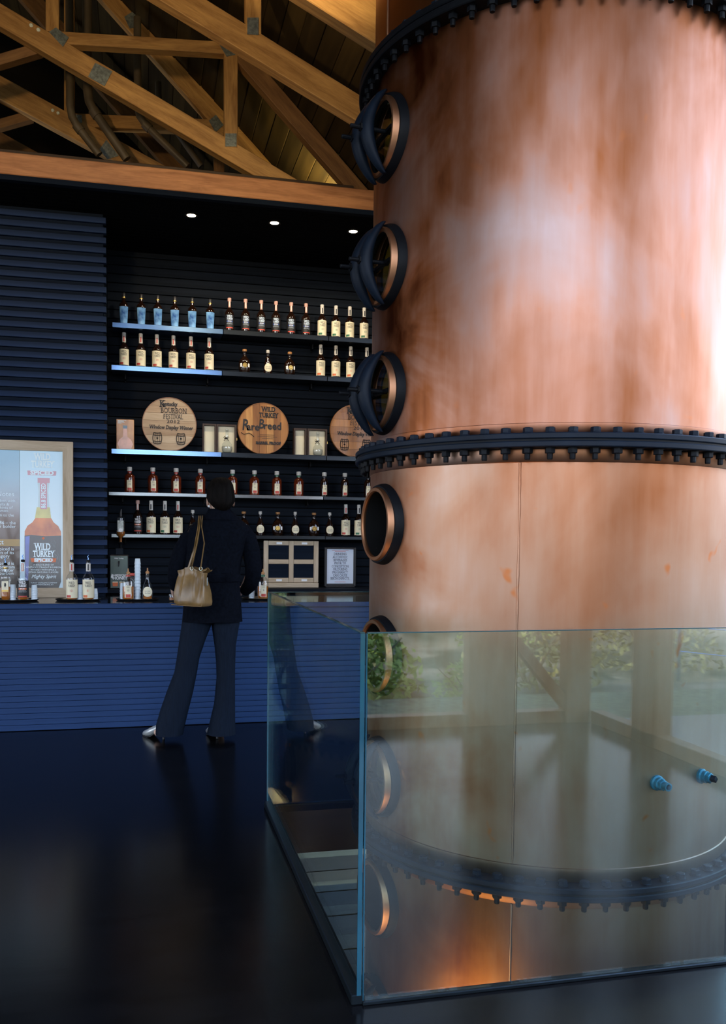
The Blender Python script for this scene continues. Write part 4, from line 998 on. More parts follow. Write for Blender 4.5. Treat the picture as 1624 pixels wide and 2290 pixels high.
pp = obj('paper', MB().box(a.x+w_, b.x-w_, y+.010, y+.014, zlo+w_, zt-w_*.7), P('notice paper', (.66, .74, .88), .35, 0, .04, 5), sg)
cx = (a.x+b.x)/2; ph_ = zt-w_*.7-zlo-w_; zz = zlo+w_
rows = ['DRINKING', 'ALCOHOLIC', 'BEVERAGES', 'PRIOR TO', 'CONCEPTION', 'OR DURING', 'PREGNANCY', 'CAN CAUSE', 'BIRTH DEFECTS.']
L = MB()
for i, s in enumerate(rows):
    t = put_text(text_mb(s, .030, .80, bold=.0004, serif=True), cx, y+.0094, zz+ph_*(.855-.0885*i)); L.add(t.v, t.f)
obj('lettering', L, P('blue grey ink', (.08, .10, .17), .5), pp)
obj('red_lines', join(MB().box(cx-.075, cx+.075, y+.0092, y+.0098, zz+ph_*.955, zz+ph_*.965), MB().box(cx-.05, cx+.05, y+.0092, y+.0098, zz+ph_*.925, zz+ph_*.933), MB().box(cx-.05, cx+.05, y+.0092, y+.0098, zz+ph_*.045, zz+ph_*.053)), m_red, pp)

# ------------------------------------------------------------------ honey dispenser with upturned bottle
y = 7.50; a = at(245, 1241, Y=y); b = at(287.5, 1313, Y=y)
hd = empty('drink_dispenser', ((a.x+b.x)/2, y, BC), 'dark drink dispenser with printed front, beside the louvred wall', 'dispenser')
cx = (a.x+b.x)/2
hb = obj('housing', MB().box(a.x, b.x, y, y+.20, BC+.001, a.z, .006), m_cap_dk, hd)
obj('front_print', MB().box(a.x+.006, b.x-.006, y-.003, y-.0005, BC+.008, a.z-.008, .001), P('dispenser print', (.035, .075, .075), .3, 0, .4, 6, (1, 1, .4), col2=(.13, .20, .18), coat=.2), hb)
hz = a.z-BC
obj('lettering', join(put_text(text_mb('AMERICAN', .024, .95, bold=.0005), cx+.008, y-.0042, BC+hz*.40), put_text(text_mb('HONEY', .036, .95, bold=.0012), cx+.008, y-.0042, BC+hz*.315), put_text(text_mb('Wild Turkey', .016, .9, bold=.0003), cx, y-.0042, BC+hz*.90), MB().prism([(cx-.066, y-.0036, BC+hz*.34), (cx-.050, y-.0036, BC+hz*.30), (cx-.048, y-.0036, BC+hz*.42), (cx-.058, y-.0036, BC+hz*.45)], (0, -.0006, 0))), m_white, hb)
for dx in (-.030, .025):
    obj('glass_print', MB().prism([(cx+dx-.020, y-.0036, BC+hz*.08), (cx+dx+.018, y-.0036, BC+hz*.08), (cx+dx+.022, y-.0036, BC+hz*.20), (cx+dx-.024, y-.0036, BC+hz*.20)], (0, -.0006, 0)), m_orange if dx < 0 else m_cap_wood, hb)
    obj('foam_print', MB().box(cx+dx-.022, cx+dx+.020, y-.0046, y-.004, BC+hz*.19, BC+hz*.215), m_cream, hb)
obj('tap', MB().tube([(cx, y-.004, BC+hz*.80), (cx, y-.03, BC+hz*.78), (cx-.003, y-.036, BC+hz*.66)], [.008, .007, .004], 10), m_ink, hd)
zc = at(268, 1214, Y=y+.08).z
obj('collar', MB().box(cx-.032, cx+.032, y+.05, y+.13, a.z+.001, a.z+.055, .004), m_iron, hd)
obj('funnel', MB().lathe([(.014, a.z+.056), (.016, zc-.01), (.022, zc), (.016, zc+.004)], 16, (cx+.012, y+.08, 0)), m_iron_dk, hd, 50)
hbz = zc+.006
hbt = empty('upturned_bottle', (cx+.012, y+.08, hbz), 'clear bottle upside down on the drink dispenser', 'bottle')
obj('body', MB().lathe([(.013, 0), (.013, .03), (.020, .045), (.036, .06), (.0385, .075), (.033, .20), (.030, .212), (.026, .216)], 20), m_clear, hbt, 50, world=False)
obj('liquid', MB().lathe([(.010, .002), (.010, .03), (.017, .046), (.032, .061), (.0345, .09)], 20), m_liq, hbt, 50, world=False)
l = obj('label', MB().box(-.024, .024, -.0400, -.0390, .085, .18), P('grey label', (.45, .50, .48), .3, 0, .5, 30), hbt, world=False)
obj('spot', MB().prism(disc(.0, -.0402, .10, .016, 16), (0, -.0006, 0)), m_white, l, world=False)
obj('pour_tube', MB().tube([(0, 0, .216), (0, 0, .25), (.004, 0, .275)], [.012, .010, .005], 10), m_cap_dk, hbt, world=False)

# ------------------------------------------------------------------ trays, bottles, cups on the bar
def tray(x0, x1, Y, label):
    a = at(x0, 1340, Y=Y); b = at(x1, 1340, Y=Y); c = (a+b)/2; r = (b-a).length/2
    t = empty('serving_tray', (c.x, Y, CT+.001), label, 'tray', 'black trays on the bar')
    obj('plate', MB().lathe([(r*.9, 0), (r*.93, .004), (r*.90, .004), (r*.88, .002)], 40, (c.x, Y, CT+.001)).xf(lambda p: (p.x, Y+(p.y-Y)*.72, p.z)), m_tray, t, 40)
    obj('rim', MB().loft([[Vector((c.x+q*r*math.cos(2*PI*j/40), Y+.72*q*r*math.sin(2*PI*j/40), CT+.001+h)) for j in range(40)] for q, h in ((.931, .0), (1.0, .012), (.99, .013), (.931, .005), (.931, 0))], False), m_tray, t, 40)
    return t
YT = 6.56
tray(-40, 88, YT, 'black round tray on the bar at the left edge, before the poster')
tray(123, 226, YT, 'black round tray on the bar below the corner of the poster')
tray(259, 356, YT, 'black round tray on the bar between poster and person')
tray(540, 640, YT+.02, 'black round tray on the bar at the right of the person')
def onbar(p, x, label, Y=YT, cat='bottle', group='pouring bottles on the bar', dz=.0055):
    c = at(x, 1338, Y=Y); p.location = (c.x, Y, CT+dz); setp(p, label, cat, group); return p
onbar(honey(False, True), 13, 'tapered clear bottle with pourer at the left edge of the bar')
onbar(wt('dark', m_clear, True, .05), 52, 'black-labelled bottle with orange neck and pourer, before the poster')
onbar(wt('red', m_clear, True, .05), 161, 'clear pouring bottle with cream label and red seal, left on the second tray')
onbar(wt('gold', m_clear, True, .05), 198, 'clear pouring bottle with cream label and orange seal, right on the second tray')
onbar(rr('red', False, m_clear, True), 287, 'square-shouldered clear pouring bottle in front of the drink dispenser')
onbar(breed(m_clear, True), 330, 'teardrop pouring bottle with round label between cups and person')
onbar(rr('green', False, m_clear, True), 588, 'square-shouldered pouring bottle with green neck, right of the coat')
def cups(x, ztop_px, label, Y=YT, n_=5):
    c = at(x, 1338, Y=Y); z0 = CT+.0055; zt = at(x, ztop_px, Y=Y).z; H = zt-z0
    t = empty('cup_stack', (c.x, Y, z0), label, 'cup stack', 'stacks of tasting cups')
    ch = .042 if H > .06 else H*.5; st = (H-ch)/(n_-1)
    for k in range(n_):
        z = z0+k*st; r0 = .019
        obj('cup', MB().lathe([(r0+.004, z), (r0+.005, z+.003), (r0+.003, z+.004), (r0-.001, z+ch-.002), (r0-.003, z+ch)], 18, (c.x, Y, 0)), m_cup, t, 40)
    return t
cups(29, 1307, 'stack of frosted tasting cups between the two bottles at the left edge', YT+.01)
cups(77, 1308, 'stack of frosted tasting cups right of the black-labelled bottle')
cups(180, 1307, 'stack of frosted tasting cups between the two cream-labelled pouring bottles', YT+.02)
cups(212, 1316, 'stack of cups half hidden behind the orange-seal pouring bottle', YT+.03)
cups(275, 1304, 'stack of cups half hidden behind the square-shouldered bottle', YT+.05)
cups(308, 1249, 'tall white column of stacked cups before the drink dispenser', YT+.02, 12)
cups(563, 1308, 'stack of cups half hidden behind the right elbow', YT+.03)
tg = at(384, 1340, Y=6.42)
g = empty('tasting_glass', (tg.x, 6.42, CT+.001), 'small tasting glass of whiskey on the bar beside the handbag', 'glass')
obj('bowl', MB().lathe([(.016, 0), (.018, .002), (.022, .05), (.0205, .05), (.017, .008), (.002, .006)], 18, (tg.x, 6.42, CT+.001)), m_clear, g, 40)
obj('whiskey', MB().lathe([(.0160, .0085), (.0185, .028)], 18, (tg.x, 6.42, CT+.001)), m_liq, g, 40)
c = at(300, 1290, Y=6.75)
nb_ = empty('napkin_holder', (c.x, 6.74, CT+.001), 'dark red topped napkin holder behind the stacked cups', 'napkin holder')
obj('box', MB().box(c.x-.03, c.x+.03, 6.72, 6.78, CT+.001, CT+.17, .003), m_cap_dk, nb_); obj('lid', MB().box(c.x-.031, c.x+.031, 6.719, 6.781, CT+.171, CT+.19, .003), m_red, nb_)

# ------------------------------------------------------------------ framed poster leaning on the louvred wall
y = 6.90; TL_ = at(162, 987, Y=y); BR_ = at(162, 1333, Y=y)
XR = TL_.x; XL = XR-1.06; ZT = TL_.z; ZB = CT+.002
po = empty('framed_poster', ((XL+XR)/2, y, ZB), 'large glossy bottle poster in a pale wooden frame against the louvred wall', 'poster')
m_ = .073
for nm, poly, mt in (('frame_side', [(XR, ZB), (XR, ZT), (XR-m_, ZT-m_), (XR-m_, ZB+m_)], m_frame), ('frame_side', [(XL, ZB), (XL+m_, ZB+m_), (XL+m_, ZT-m_), (XL, ZT)], m_frame), ('frame_top', [(XL, ZT), (XL+m_, ZT-m_), (XR-m_, ZT-m_), (XR, ZT)], m_frame_h), ('frame_bottom', [(XL, ZB), (XR, ZB), (XR-m_, ZB+m_), (XL+m_, ZB+m_)], m_frame_h)):
    obj(nm, MB().prism([(x, y, z) for x, z in poly], (0, .04, 0)), mt, po)
def ramp_mat(name, stops, axis, lo, hi, rough=.12):
    m, t, o = nodes(name); N = t.nodes.new; L = t.links.new
    p = N('ShaderNodeBsdfPrincipled'); L(p.outputs[0], o.inputs[0]); p.inputs['Roughness'].default_value = .5; p.inputs['Coat Weight'].default_value = .6; p.inputs['Coat Roughness'].default_value = .03
    tcn = N('ShaderNodeTexCoord'); s = N('ShaderNodeSeparateXYZ'); mr = N('ShaderNodeMapRange'); r = N('ShaderNodeValToRGB')
    L(tcn.outputs['Object'], s.inputs[0]); L(s.outputs[axis], mr.inputs[0]); mr.inputs[1].default_value = lo; mr.inputs[2].default_value = hi; L(mr.outputs[0], r.inputs[0])
    el = r.color_ramp.elements; el[0].position, el[0].color = stops[0][0], c4(stops[0][1]); el[1].position, el[1].color = stops[-1][0], c4(stops[-1][1])
    for a_, b_ in stops[1:-1]: e = el.new(a_); e.color = c4(b_)
    L(r.outputs[0], p.inputs['Base Color']); return m
ix0, ix1, iz0, iz1 = XL+m_, XR-m_, ZB+m_, ZT-m_; ih = iz1-iz0
def PX(x): return at(x, 1160, Y=y).x
def PZ_(yp): return at(100, yp, Y=y).z
xs = PX(44)
sheet = obj('sheet', MB().box(xs, ix1, y+.012, y+.016, iz0, iz1), ramp_mat('poster sky glare', [(0, (.66, .84, .95)), (.5, (.76, .91, .98)), (1, (.56, .82, .96))], 2, m_, m_+ih), po)  # reflected sky glare put into the sheet's pale blue
lsheet = obj('text_sheet', MB().box(ix0, xs-.002, y+.012, y+.016, iz0, iz1), ramp_mat('poster text print', [(0, (.015, .010, .008)), (.30, (.075, .035, .018)), (.50, (.20, .14, .12)), (.64, (.42, .46, .52)), (.8, (.36, .55, .68)), (1, (.30, .55, .72))], 2, m_, m_+ih), po)
yq = y+.0112
def flat(nm, pts, mat, par, d=0):
    return obj(nm, MB().prism([(PX(a), yq-d, PZ_(b)) for a, b in pts], (0, .0007, 0)), mat, par)
m_pglass = P('print glass', (.55, .68, .72), .3, 0, .08, 9, coat=.5); m_pyel = P('print straw', (.62, .55, .16), .3, 0, .15, 12, coat=.5); m_pamb = P('print amber', (.60, .10, .012), .3, 0, .4, 7, (1, 1, .6), col2=(.85, .24, .03), coat=.5); m_pblk = P('print black', (.02, .018, .022), .3, 0, .3, 6, coat=.5)
m_pblue = P('print blue', (.07, .11, .42), .3, 0, .3, 6, coat=.5); m_pred = P('print faded red', (.62, .30, .36), .4, 0, .05, 6, coat=.5); m_pale = P('print pale', (.74, .88, .95), .4, 0, .03, 6, coat=.5)
flat('neck_print', [(84, 1071), (110, 1071), (110, 1080), (108, 1100), (110, 1135), (112, 1160), (115, 1168), (80, 1168), (83, 1140), (85, 1135), (86, 1100), (84, 1080)], m_pglass, sheet)
flat('straw_print', [(82, 1134), (111, 1134), (114, 1158), (78, 1158)], m_pyel, sheet, .0008)
flat('cap_print', [(84, 1068), (111, 1068), (111, 1079), (84, 1079)], m_pred, sheet, .0008)
flat('neck_band_print', [(89, 1078), (105, 1078), (105, 1138), (90, 1138)], m_pred, sheet, .0016)
flat('shoulder_print', [(79, 1158), (114, 1158), (120, 1168), (130, 1176), (136, 1188), (136.5, 1206), (54.5, 1206), (55, 1188), (61, 1176), (72, 1168)], m_pamb, sheet, .0005)
flat('label_print', [(54.5, 1198), (70, 1196), (100, 1199), (136.5, 1197), (136, 1300), (131, 1314), (66, 1314), (58, 1306), (55, 1290)], m_pblk, sheet, .0008)
flat('label_sheen_print', [(56, 1200), (66, 1199), (62, 1312), (59, 1306), (56, 1290)], m_pblue, sheet, .0016)
def ptext(rows, mat, par, nm='lettering', d=.0026):
    L = MB()
    for s, h, sx, x, yy, k in rows:
        t = put_text(text_mb(s, h, sx, **k), PX(x), yq-d, PZ_(yy)); L.add(t.v, t.f)
    return obj(nm, L, mat, par)
B = {'bold': .0022, 'serif': True}
ptext([('WILD', .072, .62, 95, 1223, B), ('TURKEY', .066, .62, 97, 1239, B), ('A BOLD BLEND OF', .017, 1, 97, 1263, {}), ('KENTUCKY STRAIGHT BOURBON', .017, .95, 97, 1268.5, {}), ('WHISKEY WITH SPICE &', .017, 1, 97, 1274, {}), ('OTHER NATURAL FLAVORS', .017, 1, 97, 1279.5, {}), ('Mighty Spirit', .040, .85, 97, 1289, {'shear': .35}), ('TURKEY DISTILLING COMPANY', .014, .95, 98, 1303, {}), ('LAWRENCEBURG, KY', .014, 1, 98, 1307, {})], m_pale, sheet)
flat('spiced_band', [(68, 1248), (126, 1248), (124, 1257), (70, 1257)], m_orange, sheet, .0018)
ptext([('SPICED', .036, 1.15, 97, 1252.5, B)], m_pale, sheet, 'band_lettering', .003)
ptext([('WILD', .072, .62, 95, 1021, B), ('TURKEY', .070, .62, 95, 1038, B)], P('print very pale', (.84, .97, 1.0), .4, 0, .03, 6, coat=.5), sheet, 'heading')
flat('heading_band', [(61, 1052), (126, 1052), (125, 1062), (62, 1062)], m_pred, sheet, .0008)
ptext([('SPICED', .042, 1.25, 94, 1057, B)], m_pale, sheet, 'heading_lettering', .0018)
t = text_mb('86.8 SPICED', .045, .8, bold=.0012).xf(lambda p: (-p.y, p.x, 0)); obj('neck_lettering', put_text(t, PX(97.5), yq-.003, PZ_(1108)), m_pale, sheet)
flat('medal_print', [(96.5, 1200), (100, 1203), (96.5, 1207), (93, 1203)], m_orange, sheet, .0018)
bird = MB()
for pts in ([(112, 1214), (117, 1210), (121, 1209), (124, 1213), (122, 1219), (123, 1226), (128, 1233), (132, 1243), (133, 1254), (130, 1262)], [(113, 1215), (118, 1215), (119, 1220), (118, 1228), (121, 1236), (125, 1245), (126, 1255), (124, 1261)], [(122, 1238), (127, 1243), (129, 1252)], [(117, 1216), (116, 1222)], [(120, 1240), (117, 1248), (119, 1256)]):
    bird.tube([(PX(a_), yq-.0020, PZ_(b_)) for a_, b_ in pts], [(.0016, .0006)]*len(pts), 6)
obj('bird_print', bird, m_pglass, sheet)
t = text_mb('E. R. Russell', .05, .9, shear=.3).xf(lambda p: (-p.y, p.x, 0)) if False else None
RA_ = {'align': 'RIGHT'}
ptext([('Tasting Notes', .050, 1, 32, 1106, RA_), ('bourbon with', .030, 1, 34, 1121, RA_), ('vanilla &', .030, 1, 20, 1129, RA_), ('of hints of', .030, 1, 28, 1136, RA_), ('cinnamon', .030, 1, 18, 1143, RA_), ('in addition to the', .030, 1, 31, 1153, RA_), ('proof \u2013 86 \u2013 the', .034, 1, 35, 1170, RA_), ('proof for bolder', .034, 1, 35, 1178, RA_), ('Turkey Spiced is', .034, 1, 31, 1228, RA_), ('bourbon of its', .034, 1, 31, 1236, RA_), ('category', .034, 1, 21, 1244, RA_), ('Turkey Spiced is', .034, 1, 31, 1260, RA_), ('bourbon from', .034, 1, 33, 1268, RA_), ('the master', .034, 1, 31, 1275, RA_), ('and bourbon', .034, 1, 30, 1282, RA_)], m_pale, lsheet, 'lettering', .0012)
flat('gold_bar', [(-90, 1206), (43.5, 1206), (43.5, 1221.5), (-90, 1221.5)], P('print ochre', (.34, .20, .03), .4, 0, .15, 5, coat=.5), lsheet, .0002)
ptext([('Product', .052, 1, 8, 1213, RA_)], m_pale, lsheet, 'bar_lettering', .0016)
po.rotation_euler.x = -.055; po.location.y -= .035

# ================================================================== PERSON AT THE BAR
PY = 5.80
m_skin = P('skin', (.62, .40, .30), .5, 0, .06, 12)
m_coat = P('navy wool coat', (.0036, .0048, .0085), .9, 0, .35, 60, spec=.04, bump=.1)
m_trou = P('dark blue trousers', (.0065, .011, .021), .8, 0, .25, 30, (6, 6, .3), spec=.08)
m_hair = P('dark brown hair', (.0035, .0024, .002), .7, 0, .6, 50, (1, 1, .10), spec=.10, bump=.8)
m_silver = P('silver shoe leather', (.58, .60, .58), .28, .55, .15, 30)
m_leather = P('tan bag leather', (.20, .118, .042), .32, 0, .34, 11, bump=.12, spec=.5)
def S(x, y, dy=0): return at(x, y, Y=PY+dy)
root0 = S(450, 1500); root0 = Vector((root0.x, PY, 0))
# body: one continuous skinned figure
J = {}; E_ = []; Rr = []
def jt(nm, x, y, dy, r, par=None):
    J[nm] = len(Rr); Rr.append((S(x, y, dy)-root0, r))
    if par: E_.append((J[par], J[nm]))
jt('pelvis', 474, 1345, 0, .095)
jt('waist', 474, 1292, 0, .105, 'pelvis'); jt('chest', 482, 1215, 0, .125, 'waist'); jt('neck0', 492, 1166, .01, .058, 'chest')
jt('neck1', 493, 1146, .015, .050, 'neck0'); jt('head', 492, 1116, .03, .074, 'neck1'); jt('crown', 493, 1092, .03, .070, 'head')
jt('face', 482, 1118, .085, .050, 'head'); jt('jaw', 474, 1141, .075, .032, 'face'); jt('nose', 474, 1121, .135, .012, 'face')
jt('sh_r', 541, 1185, .01, .052, 'chest'); jt('el_r', 566, 1278, -.01, .042, 'sh_r'); jt('wr_r', 545, 1318, .19, .029, 'el_r'); jt('hand_r', 538, 1322, .25, (.034), 'wr_r')
jt('sh_l', 436, 1188, .01, .052, 'chest'); jt('el_l', 394, 1276, .00, .042, 'sh_l'); jt('wr_l', 393, 1308, .13, .027, 'el_l'); jt('hand_l', 389, 1318, .19, .030, 'wr_l')
for s, w, pts in (('l', 'wr_l', 'hand_l'), ('r', 'wr_r', 'hand_r')):
    h = Rr[J['hand_'+s]][0]; fd = (h-Rr[J['wr_'+s]][0]).normalized(); side = Vector((1, 0, 0)) if s == 'l' else Vector((-1, 0, 0))
    for k, L in enumerate((.062, .072, .068, .052)):
        b0 = h + Vector((0, 0, .022-.015*k)) + fd*.02
        prev = 'hand_'+s
        for i, u in enumerate((.35, .7, 1)):
            nm = 'f%s%d%d' % (s, k, i); J[nm] = len(Rr); Rr.append((b0+fd*L*u+side*(.020*u*u)+Vector((0, 0, -.006*u)), .0085-.001*i)); E_.append((J[prev], J[nm])); prev = nm
    prev = 'wr_'+s
    for i, u in enumerate((.5, 1)):
        nm = 't%s%d' % (s, i); J[nm] = len(Rr); Rr.append((h+side*(.024+.012*u)+Vector((0, 0, .020+.012*u))+fd*(.030*u), .0105-.0015*i)); E_.append((J['hand_'+s] if i == 0 else J[prev], J[nm])); prev = nm
jt('hip_l', 440, 1388, 0, .058, 'pelvis'); jt('kn_l', 413, 1520, 0, .046, 'hip_l'); jt('an_l', 378, 1628, .02, .036, 'kn_l'); jt('toe_l', 346, 1640, .09, .025, 'an_l')
jt('hip_r', 506, 1388, 0, .058, 'pelvis'); jt('kn_r', 505, 1520, 0, .046, 'hip_r'); jt('an_r', 494, 1630, .00, .036, 'kn_r'); jt('toe_r', 492, 1640, .15, .025, 'an_r')
me = bpy.data.meshes.new('person'); me.from_pydata([tuple(p) for p, r in Rr], E_, []); me.materials.append(m_skin)
pe = bpy.data.objects.new('person', me); COL.objects.link(pe); pe.location = root0
sk = pe.modifiers.new('skin', 'SKIN'); sk.use_smooth_shade = True
ss = pe.modifiers.new('subdivide', 'SUBSURF'); ss.levels = 1; ss.render_levels = 2
for i, (p, r) in enumerate(Rr): me.skin_vertices[0].data[i].radius = (r, r); me.skin_vertices[0].data[i].use_root = (i == 0)
setp(pe, 'person with short dark hair in a navy coat, seen from behind leaning at the bar', 'person')
def rings(rows, nn=32, ex=2.4, fold=0.0, seed=1):
    out_ = []
    for (yp, xl, xr, b, dy) in rows:
        A = S(xl, yp, dy); B = S(xr, yp, dy); c = (A+B)/2; a = (B-A).length/2; rg = []
        for j in range(nn):
            t = 2*PI*j/nn; cs_, sn = math.cos(t), math.sin(t)
            f = 1+fold*math.sin(t*5+seed+yp*.015)+fold*.6*math.sin(t*9+seed*2-yp*.03)
            rg.append(Vector((c.x+a*f*math.copysign(abs(cs_)**(2/ex), cs_), c.y+b*f*math.copysign(abs(sn)**(2/ex), sn), c.z)))
        out_.append(rg)
    return out_
coat_rows = [(1389, 407.5, 541.5, .140, 0), (1386, 408, 541, .142, 0), (1370, 409, 540, .145, 0), (1340, 411, 538, .148, 0), (1312, 412, 536, .138, 0), (1290, 412, 535, .128, 0), (1270, 411, 537, .128, 0), (1245, 411, 542, .132, 0), (1215, 413, 549, .135, 0), (1195, 416, 556, .130, 0), (1181, 421, 557, .118, .005), (1170, 432, 550, .100, .01), (1162, 446, 540, .082, .012), (1154, 459, 527, .068, .015), (1147, 465, 519, .060, .018), (1142, 467, 515, .057, .02)]
coat = MB().loft(rings(coat_rows, 40, 2.5, .010), True)
def P3(*q): return [S(*p) for p in q]
coat.tube(P3((538, 1184, .01), (553, 1205, 0), (562, 1235, -.01), (567, 1265, -.015), (566, 1290, .0), (560, 1308, .08), (549, 1320, .17)), [.060, .062, .060, .056, .053, .048, .040], 20)
coat.tube(P3((440, 1188, .01), (421, 1208, .0), (407, 1235, -.01), (397, 1262, -.01), (393, 1288, .0), (393, 1302, .06), (393, 1311, .11)), [.058, .060, .060, .057, .053, .047, .040], 20)
obj('coat', coat, m_coat, pe, 60)
col_rows = [(1163, 445, 541, .090, .010), (1157, 452, 534, .083, .008), (1148, 462, 524, .072, .008), (1139, 466, 516, .064, .012), (1138, 468, 514, .060, .014), (1150, 466, 520, .062, .016)]
obj('collar', MB().loft(rings(col_rows, 36, 2.4), False), m_coat, pe, 60)
# half belt at the back with a loop
bl = MB(); rg = []
for j in range(13):
    t = -PI/2 + (-.10+1.25*j/12); q = []
    for yp in (1282.5, 1299):
        r = rings([(yp, 411, 536, .132, 0)], 4, 2.5)[0]; A = S(411, yp); B = S(536, yp); c = (A+B)/2; a = (B-A).length/2
        q += [Vector((c.x+k*a*math.copysign(abs(math.cos(t))**.8, math.cos(t)), c.y-k*.134*abs(math.sin(t))**.8, c.z)) for k in (1.01, 1.06)]
    rg.append([q[0], q[1], q[3], q[2]])
obj('belt', bl.loft(rg), m_coat, pe)
obj('belt_loop', MB().obox(S(515, 1291, -.150), Vector((1, 0, 0)), Vector((0, 1, 0)), Vector((0, 0, 1)), (.007, .006, .034), .002), m_coat, pe)
tr = MB()
tr.loft(rings([(1368, 409, 478, .105, 0), (1395, 407, 474, .103, 0), (1430, 402, 460, .092, 0), (1470, 396, 446.5, .082, 0), (1503, 390, 441, .076, 0), (1547, 373, 432, .078, .005), (1590, 358, 421, .090, .015), (1622, 348.5, 413.5, .100, .025), (1641, 347.5, 409, .105, .03)], 32, 2.3, .018, 2), True)
tr.loft(rings([(1368, 470, 540, .105, 0), (1395, 473, 535.5, .103, 0), (1443, 479.5, 527, .088, 0), (1480, 483, 525.5, .078, 0), (1515, 484, 525, .076, 0), (1573, 479, 525.5, .084, 0), (1612, 470, 526, .095, 0), (1640, 463.5, 526.5, .102, 0)], 32, 2.3, .018, 5), True)
obj('trousers', tr, m_trou, pe, 60)
hr = rings([(1067.5, 489, 500, .02, .03), (1069, 482, 507, .05, .03), (1074, 474, 515, .078, .028), (1085, 466, 521.5, .100, .025), (1098, 462.5, 523.5, .108, .022), (1112, 462.5, 524.5, .108, .016), (1122, 466, 524, .102, .008), (1131, 474, 519, .084, -.004), (1137, 480, 514, .058, -.016), (1143, 484, 509, .03, -.024)], 48, 2.2, .012, 3)
# bare face: pull the front of the hair back below the fringe
for i, r in enumerate(hr):
    for j, p in enumerate(r):
        if i > 3:
            lim = PY+.045-.012*(i-3)
            if p.y > lim: r[j] = Vector((p.x, lim, p.z))
        k = .0035*math.sin(j*2.6+i*.9); r[j] = r[j]+Vector((k, k, 0))
obj('hair', MB().loft(hr), m_hair, pe, 70)
for sx, xx in ((-1, 464.5), (1, 522)):
    e = S(xx, 1122, .035)
    obj('ear', MB().lathe_ax([(.004, -.006), (.022, -.004), (.026, .003), (.018, .006), (.010, .002)], e, (sx, .25, 0), 16, True, (1.25, .8)), m_skin, pe, 50)
obj('earring', MB().lathe_ax([(.002, -.008), (.008, -.004), (.009, 0), (.006, .006), (.001, .008)], S(467.5, 1132, .02), (-1, -.3, 0), 12), m_white, pe, 60)
for xx in (472, 487):
    obj('eye', MB().lathe_ax([(.002, -.006), (.010, -.002), (.010, .002), (.003, .006)], S(xx, 1114, .128), (-.3, 1, 0), 12), m_white, pe, 60)
obj('mouth', MB().tube([S(470, 1134, .112), S(475, 1134.5, .120), S(481, 1134, .118)], [.003, .005, .003], 8), m_red, pe, 60)
def shoe(heel, dirv, label):
    d = Vector(dirv).normalized(); sd = Vector((d.y, -d.x, 0)); L = .215; rg = []
    for u, w, zb, zt in ((0, .016, .058, .095), (.04, .025, .054, .112), (.18, .030, .050, .108), (.35, .029, .036, .090), (.52, .034, .013, .075), (.66, .038, .004, .060), (.80, .033, .002, .046), (.92, .019, .002, .034), (1, .005, .004, .020)):
        c = heel+d*(u*L); rg.append([c+sd*(w*math.cos(t))+Vector((0, 0, (zb+zt)/2+(zt-zb)/2*math.sin(t))) for t in [2*PI*j/18 for j in range(18)]])
    o = obj('shoe', MB().loft(rg), m_silver, pe, 60)
    obj('heel', MB().tube([heel+d*.012+Vector((0, 0, .001)), heel+d*.014+Vector((0, 0, .012)), heel+d*.022+Vector((0, 0, .058))], [.0085, .0075, .019], 10), m_ink, o)
    obj('sole', MB().loft([[heel+d*(u*L)+sd*(w*q)+Vector((0, 0, z+h)) for q, h in ((-1, 0), (1, 0), (1, .004), (-1, .004))] for u, w, z in ((.05, .02, .050), (.3, .026, .038), (.52, .032, .008), (.66, .036, .0005), (.85, .028, .0005), (1.0, .004, .001))]), m_ink, o)
h1 = at(369, 1654, Z=0); h2 = at(487, 1653, Z=0)
shoe(h1, (-.66, .75, 0), ''); shoe(h2, (-.22, 1, 0), '')

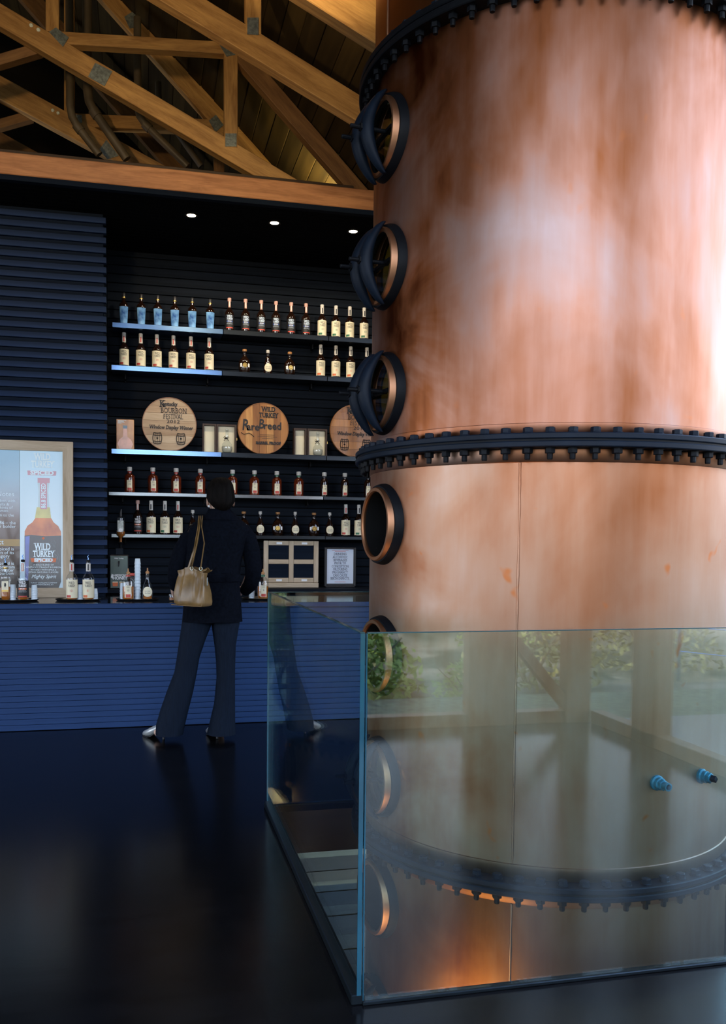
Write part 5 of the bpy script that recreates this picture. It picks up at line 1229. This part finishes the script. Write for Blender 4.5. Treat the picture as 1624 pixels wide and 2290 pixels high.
# ------------------------------------------------------------------ handbag
BY = 5.50
b0 = at(432, 1353, Y=BY); bag = empty('handbag', b0, 'tan leather shoulder bag hanging on the back of the person', 'handbag')
th = math.radians(-33); cB, sB = math.cos(th), math.sin(th)
def BL(x, y, z): return Vector((x*cB-y*sB, x*sB+y*cB, z))
rg = []
for (z, a, b, pl) in ((.000, .098, .070, 0), (.006, .106, .078, .002), (.03, .107, .080, .006), (.08, .104, .074, .012), (.13, .098, .060, .014), (.17, .092, .045, .014), (.195, .087, .034, .012), (.212, .090, .038, .013), (.222, .092, .036, .014)):
    r = []
    for j in range(64):
        t = 2*PI*j/64; c_, s_ = math.cos(t), math.sin(t)
        x = a*math.copysign(abs(c_)**.45, c_); y = b*math.copysign(abs(s_)**.45, s_)
        y += pl*math.sin(x*95+.6)*(1 if s_ < 0 else -1)*(abs(s_) > .3)
        r.append(BL(x, y, z+.016*(z/.22)*math.cos(x*30) - .006*(x/.1)))
    rg.append(r)
obj('body', MB().loft(rg), m_leather, bag, 60, world=False)
obj('piping', MB().tube([BL(-.106, -.079, .004), BL(-.05, -.084, .003), BL(.05, -.084, .0), BL(.104, -.080, .0), BL(.109, -.076, .03), BL(.106, -.068, .09), BL(.098, -.050, .15), BL(.090, -.034, .20)], .0032, 8), m_leather, bag, 50, world=False)
obj('side_flap', MB().loft([[BL(.090+.02*u, -.036+.072*v, .215+.012*math.sin(v*6)+.008*u) for v in (0, .25, .5, .75, 1)] + [BL(.090+.02*u, -.036+.072*v, .211+.012*math.sin(v*6)+.008*u) for v in (1, .75, .5, .25, 0)] for u in (-1, 0, .6, 1.2)]), m_leather, bag, 60, world=False)
obj('zip_pull', MB().obox(BL(.111, -.02, .15), BL(.2, 1, 0), BL(1, -.2, 0), Vector((0, 0, 1)), (.004, .002, .026), .0015), m_steel_gy, bag, world=False)
sh1 = at(450, 1158, Y=5.745)
def strap(p0, mid, topn, y0):
    pts = [BL(*p0)+b0, at(*mid, Y=5.60), at(*topn, Y=5.655), at(topn[0]+1, 1163, Y=5.705), at(topn[0]+2, 1156, Y=5.76), at(topn[0]+1, 1163, Y=5.83)]
    obj('strap', MB().tube(pts, [(.0035, .0105)]*6, 10), m_leather, bag, 60)
    c = BL(*p0)+b0; obj('ring', MB().tube([c+Vector((.009*math.cos(t), 0, -.004+.011*math.sin(t))) for t in [2*PI*k/12 for k in range(13)]], .0022, 6), m_bolt, bag, 60)
strap((.016, -.046, .232), (441, 1215), (447, 1178), 0)
strap((.076, -.040, .232), (457, 1215), (451, 1178), 0)
strap((-.050, .030, .228), (436, 1225), (444, 1180), 0)
